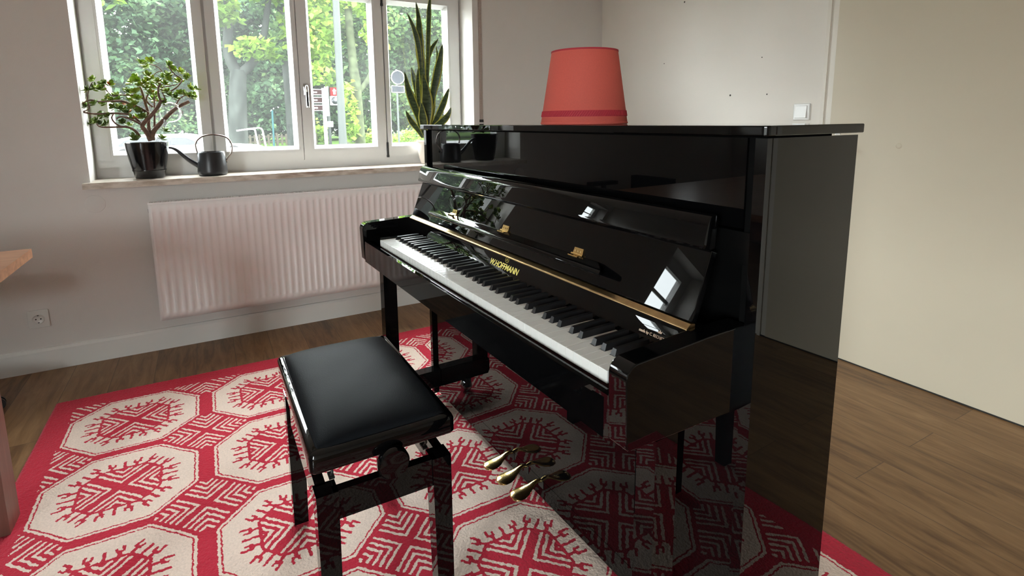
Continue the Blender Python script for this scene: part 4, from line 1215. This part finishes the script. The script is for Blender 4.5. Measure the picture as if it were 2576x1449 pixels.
JC = Vector(jc)
for k, (pts, r0, r1) in enumerate(BR):
    L = [p - JC for p in smooth_line(pts)]
    n = len(L)
    mb = MB(); mb.tube(L, [r0 + (r1 - r0) * i / (n - 1) + .0004 * math.sin(i * 2.3) for i in range(n)], 9)
    mb.build('branch', M['bark_jade'], POTJ, smooth=60)
# leaves: thick obovate pads in small rosettes
def jade_leaf_template():
    out = []
    n = 10
    for k in range(n):
        a = 2 * PI * k / n
        x = 0.5 - 0.5 * math.cos(a)
        w = 0.36 * math.sin(a) * (0.70 + 0.5 * x)
        out.append((x, w, 0.0))
    V = np.array(out + [(0.58, 0, 0.075), (0.58, 0, -0.055)])
    V[:, 2] += 0.10 * V[:, 0] ** 2
    F = [(k, (k + 1) % n, n) for k in range(n)] + [((k + 1) % n, k, n + 1) for k in range(n)]
    return V, np.array(F)
TV, TF = jade_leaf_template()
VV, FF, AA = [], [], []
lr = random.Random(11)
for c in CL:
    c = Vector(c) - JC
    away = Vector((lr.uniform(-.6, .8), c.y * 2.2 + lr.uniform(-.5, .5), .55)).normalized()
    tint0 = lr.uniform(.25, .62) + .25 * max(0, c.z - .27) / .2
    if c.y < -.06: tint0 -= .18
    nlf = lr.randint(8, 11)
    s = away.orthogonal().normalized(); b = away.cross(s)
    a0 = lr.uniform(0, 6)
    for q in range(nlf):
        a = a0 + q * 2.4
        el = 0.25 + 0.55 * (q / nlf)
        d = (s * math.cos(a) + b * math.sin(a)) * math.cos(el) + away * math.sin(el)
        d.normalize()
        side_ = d.cross(away).normalized(); nn = side_.cross(d)
        size = lr.uniform(.022, .035) * (1.0 - .18 * q / nlf)
        org = c + away * (.010 * q / nlf - .008)
        R = np.array([d, side_, nn])
        base = sum(len(v) for v in VV)
        pts = TV * size * np.array([1, 1.0, 1.0])
        VV.append(pts @ R + np.array(org)); FF.append(TF + base)
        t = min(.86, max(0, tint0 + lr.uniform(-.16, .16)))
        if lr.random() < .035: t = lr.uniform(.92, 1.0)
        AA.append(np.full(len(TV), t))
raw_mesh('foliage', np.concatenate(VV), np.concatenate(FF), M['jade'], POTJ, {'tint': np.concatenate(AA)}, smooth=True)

# ---- clear glass watering globe stuck into the pot
gb, gf = Vector(GL['bulb']), Vector(GL['foot'])
ax = (gb - gf).normalized()
GLOBE = thing('watering_globe', 'clear glass watering globe stuck slantwise into the jade plant pot', 'watering globe', tuple(gf))
Ln = (gb - gf).length
prof = [(.0, -.035), (.0050, -.030), (.0058, 0.0), (.0065, Ln * .45), (.0085, Ln - .062), (.014, Ln - .053)]
for k in range(1, 15):
    a = PI * k / 15
    prof.append((.0525 * math.sin(a * .93 + .18) if k < 14 else .008, Ln - .0525 * math.cos(a * .93 + .18)))
prof.append((0, Ln + .0535))
mb = MB(); mb.lathe(prof, n=40)
q = Vector((0, 0, 1)).rotation_difference(ax)
bmesh.ops.rotate(mb.bm, cent=(0, 0, 0), matrix=q.to_matrix(), verts=mb.bm.verts[:])
g = mb.build('globe', M['globe'], GLOBE, smooth=70)

# ---- watering can
cc = Vector((-0.062, -2.662, SZ))
CANO = thing('watering_can', 'small matte black watering can with a hoop handle and long spout', 'watering can', tuple(cc))
hgt = 0.129
mb = MB(); mb.lathe([(0, 0), (.060, 0), (.0685, .003), (.0735, .012), (.0745, .024), (.0725, .045), (.0665, hgt - .006), (.0645, hgt - .001), (.0632, hgt), (.0620, hgt - .002), (.0615, hgt - .02), (0, hgt - .022)], n=64); mb.build('body', M['can_black'], CANO, smooth=50)
L = [Vector(p) - cc for p in smooth_line(CAN['handle'])]
L = [Vector((p.x + .002, p.y, p.z)) for p in L]
mb = MB(); mb.tube(L, .0056, 10, flat=(1.25, .8)); hd = mb.build('handle', M['can_handle'], CANO, smooth=60)
mb = MB()
for p in (L[0], L[-1]):
    s = 1 if p.y > 0 else -1
    mb.tube([(p.x, p.y - s * .012, p.z - .004), (p.x, p.y + s * .004, p.z - .004)], .006, 12)
mb.build('handle_rivet', M['can_black'], hd, smooth=40)
L = [Vector(p) - cc for p in smooth_line(CAN['spout'])]
n = len(L)
mb = MB(); mb.tube([L[0] + Vector((0, .012, -.008))] + L, [.015] + [.0145 - .0095 * min(1, (i / (n - 1)) ** .8) + (.0008 if i > n - 3 else 0) for i in range(n)], 16); mb.build('spout', M['can_black'], CANO, smooth=60)

# ---- snake plant in a cream vase
vc = Vector((-0.118, -1.385, SZ))
SNK = thing('snake_plant', 'tall snake plant with yellow-edged sword leaves in a cream vase', 'potted plant', tuple(vc))
mb = MB(); mb.lathe([(0, 0), (.038, 0), (.041, .003), (.043, .010), (.052, .040), (.0585, .075), (.0605, .105), (.0590, .122), (.0565, .133), (.0600, .142), (.0655, .147), (.0665, .150), (.0640, .1515), (.0560, .145), (.052, .135), (0, .125)], n=64); mb.build('vase', M['vase'], SNK, smooth=55)
mb = MB(); mb.lathe([(0, .138), (.03, .137), (.054, .135)], n=32); mb.build('soil', M['soil'], SNK, smooth=80)
view = Vector((0.95, -0.30, 0.0)).normalized()
lr = random.Random(3)
for (pts, hw) in SL:
    L = [p - vc for p in smooth_line(pts, 5)]
    L[-1].z = max(L[-1].z, .128)
    n = len(L)
    tw = lr.uniform(-.3, .3)
    rings = []; at = []
    for i, p in enumerate(L):
        t = (L[min(i + 1, n - 1)] - L[max(i - 1, 0)]).normalized()
        f = i / (n - 1)
        w = hw * 1.22 * (min(1.0, (f / .36) ** .72) if f < .36 else 1.0 - .50 * max(0, (f - .55) / .45))
        w = max(w, .0008)
        nrm = (Matrix.Rotation(tw * (1 - f), 3, t) @ view)
        nrm = (nrm - t * nrm.dot(t)).normalized()
        s = t.cross(nrm)
        th = .0018
        cup = .22 * w
        ring = []
        for q, u in enumerate((-1, -.72, -.35, 0, .35, .72, 1)):
            ring.append(p + s * (u * w) + nrm * (cup * u * u + th * (1 - u * u))); at.append(abs(u))
        for u in (.72, .35, 0, -.35, -.72):
            ring.append(p + s * (u * w) + nrm * (cup * u * u - th * (1 - u * u))); at.append(abs(u))
        rings.append(ring)
    k = len(rings[0])
    V = np.array([tuple(v) for r_ in rings for v in r_])
    Fc = [(i * k + a, i * k + (a + 1) % k, (i + 1) * k + (a + 1) % k, (i + 1) * k + a) for i in range(n - 1) for a in range(k)]
    raw_mesh('leaf', V, np.array(Fc), M['snake'], SNK, {'edge': np.array(at)}, smooth=True)

# ------------------------------------------------------------------ outdoors
GZ = 0.15
mb = MB(); mb.box(-70, -8.5, -60, 60, GZ - .3, GZ); struct(mb.build('ground', M['grass']))
mb = MB(); mb.box(-8.5, -0.345, -60, 60, GZ - .34, GZ - .03); mb.box(-0.345, 6.62, 0.21, 60, -.35, -.03); mb.box(-0.345, 6.62, -60, -5.96, -.35, -.03); mb.box(6.62, 60, -60, 60, -.35, -.03); struct(mb.build('pavement', M['asphalt']))
mb = MB(); mb.box(-15.5, -11.0, -60, 60, GZ, GZ + .012); struct(mb.build('road', M['asphalt']))


def foliage(name, blobs, size, m, parent, seed, bias=0.0, center=None, fold=.25, up=.5):
    """leafy crown: every leaf is a folded rhomb scattered through ellipsoid clumps"""
    g = np.random.default_rng(seed)
    P_, T_ = [], []
    for (cx, cy, cz, rx, ry, rz, n) in blobs:
        d = g.normal(size=(n, 3)); d /= np.linalg.norm(d, axis=1)[:, None]
        r = g.uniform(.35, 1.0, n) ** .6
        lump = 1 + .18 * np.sin(d[:, 0] * 7 + cx) * np.sin(d[:, 1] * 6 + cy * 2) + .12 * np.sin(d[:, 2] * 9)
        p = d * (r * lump)[:, None] * np.array([rx, ry, rz]) + np.array([cx, cy, cz])
        P_.append(p)
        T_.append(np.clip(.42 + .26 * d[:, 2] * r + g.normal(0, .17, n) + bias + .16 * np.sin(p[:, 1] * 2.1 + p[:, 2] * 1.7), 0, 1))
    p = np.concatenate(P_); t = np.concatenate(T_)
    n = len(p)
    nrm = g.normal(size=(n, 3)); nrm[:, 2] = np.abs(nrm[:, 2]) + up; nrm /= np.linalg.norm(nrm, axis=1)[:, None]
    a = g.normal(size=(n, 3)); a -= nrm * (a * nrm).sum(1)[:, None]; a /= np.linalg.norm(a, axis=1)[:, None]
    b = np.cross(nrm, a)
    s = (size * g.uniform(.6, 1.25, n))[:, None]
    V = np.stack([p - a * s * .5, p + b * s * .33 + nrm * s * fold * .3 - a * s * .03, p + a * s * .55, p - b * s * .33 + nrm * s * fold * .3 - a * s * .03], 1).reshape(-1, 3)
    F_ = np.arange(4 * n).reshape(n, 4)
    org = np.array(parent.location) if parent else np.zeros(3)
    return raw_mesh(name, V - org, F_, m, parent, {'tint': np.repeat(t, 4)})


def trunk(root, lines, m):
    o = Vector(root.location)
    for pts, r0, r1 in lines:
        L = smooth_line(pts, 4)
        n = len(L)
        mb = MB(); mb.tube([p - o for p in L], [r0 + (r1 - r0) * i / (n - 1) for i in range(n)], 12)
        mb.build('trunk' if r0 > .2 else 'branch', m, root, smooth=60)


def tree(label, loc, lines, blobs, size, lm, bm_, seed, bias=0.0, name='tree', group='trees across the street'):
    t = thing(name, label, 'tree', loc, 0, group)
    trunk(t, lines, bm_)
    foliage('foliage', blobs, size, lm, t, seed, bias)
    return t


# forked park tree in the second pane
tree('big forked tree with a thick grey trunk in the second pane from the left', (-19.7, -1.55, GZ),
     [([(-19.7, -1.56, GZ), (-19.7, -1.50, 1.3), (-19.7, -1.42, 2.4), (-19.7, -1.33, 3.2)], .36, .28),
      ([(-19.7, -1.35, 3.0), (-19.7, -1.62, 3.7), (-19.7, -1.60, 4.4), (-19.7, -1.50, 5.6), (-19.5, -1.6, 8)], .21, .12),
      ([(-19.7, -1.35, 3.0), (-19.6, -.75, 3.6), (-19.6, -.35, 4.6), (-19.5, .0, 6.5)], .19, .09)],
     [(-19.2, -2.3, 7.0, 2.0, 2.2, 1.7, 1800), (-18.8, -1.9, 5.3, .9, .8, .75, 420), (-19.4, .4, 7.2, 1.8, 1.8, 1.7, 1500), (-18.9, -.7, 3.9, .8, .9, .45, 230), (-19.6, 1.0, 5.1, .9, .8, 1.1, 380)], .30, LEAF_LIGHT, M['bark'], 21)
tree('slim dark tree trunk at the right edge of the second pane', (-22.0, 0.72, GZ),
     [([(-22.0, .72, GZ), (-22.0, .70, 3.0), (-22.1, .62, 6.5)], .21, .14)],
     [(-22.5, .6, 7.6, 2.0, 1.7, 2.2, 1500), (-21.5, .5, 4.6, .9, .6, 1.0, 260)], .28, LEAF_MID, M['bark'], 22)
tree('ivy-clad tree with a forked trunk in the third pane', (-18.06, 2.70, GZ),
     [([(-18.06, 2.70, GZ), (-18.06, 2.68, 1.6), (-18.06, 2.66, 2.9)], .25, .20),
      ([(-18.06, 2.66, 2.7), (-18.1, 2.58, 4.0), (-18.1, 2.5, 6.5)], .205, .12),
      ([(-18.06, 2.70, 2.3), (-17.95, 3.15, 2.9), (-17.9, 3.5, 3.9), (-17.9, 3.6, 5)], .11, .06)],
     [(-18.3, 2.5, 6.6, 1.9, 1.9, 1.5, 1500), (-17.7, 2.3, 1.5, .35, .36, 1.2, 260), (-18.1, 1.3, 4.5, 1.0, 0.9, 1.3, 620), (-18.2, 1.4, 3.0, .8, .7, .5, 200), (-18.0, 3.5, 4.6, .9, .5, .8, 200)], .27, LEAF_LIGHT, M['bark_ivy'], 23)
# nearer tree, its crown hanging into the top of the leftmost pane
tree('near tree with large pale green leaves hanging into the leftmost pane', (-10.5, -7.6, GZ),
     [([(-10.5, -7.6, GZ - .2), (-10.5, -7.5, 2.0), (-10.4, -7.2, 4.2)], .28, .2), ([(-10.4, -7.3, 3.6), (-10.2, -6.2, 4.1), (-10.0, -4.9, 3.9), (-10.0, -4.3, 3.6)], .08, .02), ([(-10.4, -7.2, 4.0), (-10.3, -6.0, 5.0), (-10.2, -4.0, 5.2)], .08, .03)],
     [(-10.5, -7.6, 5.6, 2.2, 2.3, 1.7, 1500), (-10.1, -4.45, 3.85, .5, .55, .42, 90), (-10.1, -4.55, 3.05, .3, .24, .42, 34), (-10.1, -3.75, 4.35, .6, .7, .35, 110), (-10.2, -5.6, 4.7, .9, .9, .6, 260), (-10.1, -2.8, 4.5, .5, .5, .22, 60)], .26, LEAF_LIGHT, M['bark'], 24)
# the trees behind, closing the view
bgt = [
    ('tall dark tree filling the back of the leftmost pane', (-29, -6.6), 4.3, LEAF_DARK, -.08, 31),
    ('dense dark tree behind the forked trunk in the second pane', (-30, -0.2), 4.2, LEAF_DARK, -.02, 32),
    ('leafy mid-green tree behind the traffic light in the third pane', (-30.5, 5.6), 4.0, LEAF_MID, .04, 33),
    ('hazy green tree behind the round sign in the rightmost pane', (-31, 11.6), 4.3, LEAF_MID, .08, 34),
    ('bright green tree at the right side of the rightmost pane', (-25, 13.5), 3.2, LEAF_LIGHT, -.1, 35),
    ('tree mirrored in the slanting piano fallboard, nearest the house', (-27, -14.0), 4.6, LEAF_MID, .05, 36),
    ('tree mirrored in the lower piano nameboard, further along the street', (-27, -22.5), 5.0, LEAF_MID, .06, 37),
]
for label, (x, y), rad, lm, bias, sd in bgt:
    g = random.Random(sd)
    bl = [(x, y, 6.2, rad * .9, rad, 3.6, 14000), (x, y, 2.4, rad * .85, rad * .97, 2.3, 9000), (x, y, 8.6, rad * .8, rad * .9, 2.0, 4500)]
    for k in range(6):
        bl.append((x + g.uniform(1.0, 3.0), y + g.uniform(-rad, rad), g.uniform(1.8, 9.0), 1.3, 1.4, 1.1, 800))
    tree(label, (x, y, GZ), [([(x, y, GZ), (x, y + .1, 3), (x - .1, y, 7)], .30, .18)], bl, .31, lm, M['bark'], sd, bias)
# the far side of the park: an unbroken mass of leaves
g_ = np.random.default_rng(77)
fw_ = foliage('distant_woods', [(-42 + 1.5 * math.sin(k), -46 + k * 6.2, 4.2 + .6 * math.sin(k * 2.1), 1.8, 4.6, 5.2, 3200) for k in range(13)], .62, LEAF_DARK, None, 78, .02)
fw_['kind'] = 'stuff'
fw_['label'] = 'unbroken hazy mass of distant woods behind the park trees'
fw_['category'] = 'woods'
# low shrubs along the fence
for label, x, y, w, h, lm, sd in (('low round bush at the foot of the traffic light', -24.0, 1.9, .8, .62, LEAF_LIGHT, 41), ('sunlit bush left of the ivy-clad trunk', -19.0, 3.75, .7, .35, LEAF_LIGHT, 42),
                                  ('pale bush by the pavement under the round sign', -16.2, 4.4, .9, .40, LEAF_LIGHT, 43), ('dark bush behind the picket fence at left', -24.5, -4.0, 1.5, .9, LEAF_DARK, 44)):
    t = thing('bush', label, 'bush', (x, y, GZ), 0, 'bushes along the fence')
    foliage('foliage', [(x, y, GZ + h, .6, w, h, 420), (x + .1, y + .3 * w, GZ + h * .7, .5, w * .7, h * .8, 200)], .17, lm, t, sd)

# picket fence
FEN = thing('picket_fence', 'low weathered wooden picket fence in front of the park trees', 'fence', (-23.3, -3.2, GZ))
mb = MB()
k = 0
while k * .19 < 5.2:
    mb.box(0, .03, k * .19, k * .19 + .085, .05, .53 + .03 * ((k * 7) % 3) / 3, 0.0); k += 1
mb.build('pickets', M['wood_grey'], FEN)['kind'] = 'stuff'
for z in (.17, .40):
    mb = MB(); mb.box(-.05, 0, 0, 5.2, z, z + .07); mb.build('rail', M['wood_grey'], FEN)
for yy in (0.0, 1.7, 3.4, 5.1):
    mb = MB(); mb.box(-.13, -.05, yy, yy + .09, 0, .6); mb.build('post', M['wood_grey'], FEN)

# street furniture
TLX, TLY = -23.2, 2.60
TL = thing('traffic_light', 'traffic light on a grey mast with a red panel above a dark lens', 'traffic light', (TLX, TLY, GZ))
mb = MB(); mb.tube([(0, 0, 0), (0, 0, 3.02)], .07, 14); mb.build('mast', M['galv'], TL, smooth=50)
mb = MB(); mb.box(-.10, .13, .11, .47, 2.30, 2.68, .02); hs = mb.build('red_panel', M['sign_red'], TL)
mb = MB(); mb.prism([(.24, 2.36), (.34, 2.36), (.34, 2.52), (.38, 2.52), (.29, 2.63), (.20, 2.52), (.24, 2.52)], 'x', .131, .138); mb.build('pictogram', M['paint_white'], hs)
mb = MB(); mb.box(-.10, .13, .11, .50, 1.86, 2.28, .03); hs = mb.build('lamp_housing', M['paint_white'], TL)
mb = MB(); mb.lathe([(0, .14), (.155, .14), (.17, .13)], (0, .305, 2.07), 28, 'x'); mb.build('lens', M['lens'], hs, smooth=40)
mb = MB(); mb.tube([(.13, .14, 2.07), (.13, .16, 2.2), (.13, .305, 2.245), (.13, .45, 2.2), (.13, .47, 2.07)], .012, 8); mb.build('visor', M['sign_grey'], hs)
mb = MB(); mb.box(-.06, .09, -.13, .02, 1.35, 2.72, .02); mb.build('signal_backing', M['paint_white'], TL)
mb = MB(); mb.box(.071, .10, -.13, .16, .84, 1.10, .01); mb.build('number_plate', M['paint_white'], TL)
SG = thing('direction_sign', 'stack of three maroon direction boards left of the traffic light', 'sign', (-22.4, 2.02, GZ))
for z in (2.28, 1.93, 1.58):
    mb = MB(); mb.box(-.02, .02, -.34, .16, z, z + .27, .008); b_ = mb.build('sign_board', M['sign_maroon'], SG)
    mb = MB(); mb.box(.0205, .024, -.34, .16, z, z + .025); mb.box(.0205, .024, -.34, .16, z + .245, z + .27); mb.build('white_border', M['paint_white'], b_)
    mb = MB(); mb.prism([(-.28, z + .13), (-.20, z + .19), (-.20, z + .155), (-.05, z + .155), (-.05, z + .105), (-.20, z + .105), (-.20, z + .07)], 'x', .0205, .024); mb.build('arrow', M['paint_white'], b_)
for yy in (.20, .28):
    mb = MB(); mb.tube([(0, yy, 0), (0, yy, 2.6)], .038, 12); mb.build('post', M['paint_white'], SG, smooth=50)
LP = thing('lamp_post', 'plain grey lamp post rising through the third pane', 'lamp post', (-16.3, 1.66, GZ))
mb = MB(); mb.tube([(0, 0, 0), (0, 0, 1.1), (0.02, .02, 5.2), (0.04, .05, 7.5)], [.15, .135, .115, .09], 16); mb.build('column', M['galv'], LP, smooth=50)
mb = MB(); mb.tube([(0.04, .05, 7.5), (.3, .1, 8.0), (1.0, .2, 8.2)], [.05, .045, .04], 10); arm_ = mb.build('bracket', M['galv'], LP, smooth=50)
mb = MB(); mb.box(.9, 1.5, .08, .32, 8.14, 8.26, .03); mb.build('lantern', M['sign_grey'], arm_)
RS = thing('round_sign', 'back of a round road sign above a rectangular plate in the rightmost pane', 'sign', (-13.8, 2.93, GZ))
mb = MB(); mb.tube([(-.03, 0, 0), (-.03, 0, 2.72)], .032, 12); mb.build('post', M['galv'], RS, smooth=50)
mb = MB(); mb.lathe([(0, .012), (.20, .012), (.215, .018), (.222, .01), (.222, -.01), (0, -.01)], (0, .03, 2.46), 36, 'x'); mb.build('disc', M['sign_grey'], RS, smooth=40)
mb = MB(); mb.lathe([(.205, .019), (.222, .019), (.226, .0), (.222, -.011), (.205, .015)], (0, .03, 2.46), 36, 'x'); mb.build('disc_rim', M['paint_white'], RS, smooth=40)
mb = MB(); mb.box(-.008, .010, -.20, .24, 1.98, 2.20, .004); mb.build('plate', M['sign_grey'], RS)
mb = MB(); mb.box(.010, .014, -.20, .24, 2.185, 2.20); mb.box(.010, .014, -.20, .24, 1.98, 1.995); mb.box(.010, .014, .225, .24, 1.98, 2.20); mb.box(.010, .014, -.20, -.185, 1.98, 2.20); mb.build('plate_rim', M['paint_white'], RS)
BA = thing('barrier_rail', 'white bent-tube barrier beside the forked tree trunk', 'barrier', (-14.7, -1.6, GZ))
mb = MB(); mb.tube([(0, -.22, .83), (0, .10, .875), (0, .40, .91), (0, .47, .88), (0, .50, .82), (0, .60, -.0)], .022, 10); mb.build('tube', M['paint_white'], BA, smooth=50)
mb = MB(); mb.tube([(0.25, .02, .87), (0.25, .22, .88), (0.25, .27, .84), (0.25, .37, .0)], .022, 10); mb.build('tube', M['paint_white'], BA, smooth=50)
TP = thing('teal_post', 'thin teal post in front of the hedge in the second pane', 'post', (-18.6, -.40, GZ))
mb = MB(); mb.tube([(0, 0, 0), (0, .03, 1.48)], .035, 12); mb.build('post_shaft', M['teal'], TP, smooth=50)
mb = MB(); mb.lathe([(0, 1.53), (.03, 1.52), (.04, 1.48)], (0, .03, 0), 12); mb.build('post_cap', M['teal'], TP, smooth=50)
SB = thing('stone_block', 'grey stone block standing right of the traffic light mast', 'block', (-22.3, 3.0, GZ))
mb = MB(); mb.box(-.2, .2, -.15, .52, 0, .50, .03); mb.build('block', M['stone_grey'], SB)
for k, yy in enumerate((-.05, .14, .36)):
    mb = MB(); mb.box(-.08, .08, yy, yy + .12, .50, .68 + .05 * (k == 1), .02); mb.build('block_top', M['wood_grey'], SB)
# parked white car
CAR = thing('car', 'white parked car low in the leftmost pane', 'car', (-13.0, -5.1, GZ + .012))
prof = [(0.0, .22), (0.0, .62), (.10, .70), (.95, .80), (1.45, 1.16), (1.75, 1.25), (2.85, 1.25), (3.45, 1.05), (3.75, .84), (3.85, .70), (3.85, .24)]
prof = [(3.85 - a, b * .62) for a, b in prof]
mb = MB(); mb.prism([(b0, z0) for b0, z0 in prof], 'x', -.8, .8, .05, 3); mb.build('car_body', M['car_white'], CAR, smooth=40)
gl = [(.55, .515), (2.1, .515), (2.35, .54), (2.02, .70), (1.0, .735), (.75, .66)]
mb = MB(); mb.prism(gl, 'x', .795, .812); mb.prism(gl, 'x', -.812, -.795); mb.build('side_window', M['car_glass'], CAR)
for yy in (.75, 3.05):
    for xx in (-.74, .74):
        mb = MB(); mb.lathe([(0, xx - .1), (.2, xx - .1), (.24, xx - .07), (.24, xx + .07), (.2, xx + .1), (0, xx + .1)], (0, yy, .24), 28, 'x'); w_ = mb.build('wheel', M['tyre'], CAR, smooth=40)
        mb = MB(); s = 1 if xx > 0 else -1; mb.lathe([(0, xx + s * .104), (.14, xx + s * .102), (.15, xx + s * .096)], (0, yy, .24), 24, 'x'); mb.build('hub_cap', M['galv'], w_, smooth=40)

# ------------------------------------------------------------------ light
W = bpy.data.worlds.new('World')
SC.world = W
W.use_nodes = True
nt = W.node_tree
bg = nt.nodes['Background']
sky = nt.nodes.new('ShaderNodeTexSky')
sky.sky_type = 'HOSEK_WILKIE'
sky.turbidity = 7.0
sky.ground_albedo = 0.3
sky.sun_direction = (0.1, 0.75, 0.65)
mixs = nt.nodes.new('ShaderNodeMixRGB')
mixs.inputs['Fac'].default_value = 0.80
mixs.inputs['Color2'].default_value = (0.93, 0.97, 1.0, 1)
nt.links.new(sky.outputs['Color'], mixs.inputs['Color1'])
# added sky glow opposite the sun, to strengthen the light through window_3
tcw = nt.nodes.new('ShaderNodeTexCoord')
dotn = nt.nodes.new('ShaderNodeVectorMath'); dotn.operation = 'DOT_PRODUCT'
dotn.inputs[1].default_value = Vector((0.66, -0.74, 0.12)).normalized()
nt.links.new(tcw.outputs['Generated'], dotn.inputs[0])
mr = nt.nodes.new('ShaderNodeMapRange'); mr.interpolation_type = 'SMOOTHSTEP'
mr.inputs['From Min'].default_value = 0.70; mr.inputs['From Max'].default_value = 0.97
mr.inputs['To Min'].default_value = 1.0; mr.inputs['To Max'].default_value = GLOW
nt.links.new(dotn.outputs['Value'], mr.inputs['Value'])
mg = nt.nodes.new('ShaderNodeVectorMath'); mg.operation = 'SCALE'
nt.links.new(mixs.outputs['Color'], mg.inputs[0]); nt.links.new(mr.outputs['Result'], mg.inputs['Scale'])
nt.links.new(mg.outputs[0], bg.inputs['Color'])
bg.inputs['Strength'].default_value = WORLD_S

sl_ = bpy.data.lights.new('sun', 'SUN'); sl_.energy = SUN_E; sl_.angle = math.radians(6); sl_.color = (1.0, 0.95, 0.85)
so_ = bpy.data.objects.new('sun', sl_); COL.objects.link(so_)
dirv = Vector((-0.04, -0.75, -0.72)).normalized()
so_.rotation_euler = dirv.to_track_quat('-Z', 'Y').to_euler()


def portal(name, loc, rot, sx, sy):
    l = bpy.data.lights.new(name, 'AREA'); l.shape = 'RECTANGLE'; l.size = sx; l.size_y = sy; l.energy = 1.0
    l.cycles.is_portal = True
    o = bpy.data.objects.new(name, l); COL.objects.link(o); o.location = loc; o.rotation_euler = rot
def wp(name, x, w, rz):
    portal(name, (x, (w[0] + w[1]) / 2, (w[2] + w[3]) / 2), (PI / 2, 0, rz), w[1] - w[0], w[3] - w[2])
wp('portal_window', -0.33, W1, -PI / 2)
wp('portal_window', -0.33, W2, -PI / 2)
portal('portal_window', ((W3[0] + W3[1]) / 2, RY - 0.19, (W3[2] + W3[3]) / 2), (PI / 2, 0, 0), W3[1] - W3[0], W3[3] - W3[2])

# ------------------------------------------------------------------ camera (solved from the photograph's vanishing lines)
cam = bpy.data.cameras.new('camera')
cam.sensor_fit = 'HORIZONTAL'
cam.sensor_width = 36.0
cam.lens = 36.0 * 1341.4364 / 2576
cam.shift_x = 0.0117978
cam.shift_y = -0.0832514
cam.clip_start = 0.02
cam.clip_end = 300
co = bpy.data.objects.new('camera', cam)
COL.objects.link(co)
rt = Vector((0.48270078989751597, 0.8757135401728527, -0.011213518192062821))
up = Vector((-0.12794619083731698, 0.0831800541439116, 0.988286826201198))
fw = Vector((-0.8663888963292034, 0.475612104714068, -0.1521952895687625))
Mx = Matrix((rt, up, -fw)).transposed().to_4x4()
Mx.translation = (3.2707471, -2.6891162, 1.1931219)
co.matrix_world = Mx
SC.camera = co

vs = SC.view_settings
SC.display_settings.display_device = 'sRGB'
vs.view_transform = 'Standard'
vs.look = 'None'
vs.gamma = 1.0
vs.use_curve_mapping = False
vs.exposure = EXPO
cy = SC.cycles
cy.max_bounces = 9
cy.diffuse_bounces = 5
cy.glossy_bounces = 5
cy.transmission_bounces = 4
cy.transparent_max_bounces = 12
cy.use_denoising = True
cy.sample_clamp_indirect = 8.0
cy.caustics_reflective = False
cy.caustics_refractive = False
cy.blur_glossy = 0.3
cy.use_adaptive_sampling = True
cy.adaptive_threshold = 0.02
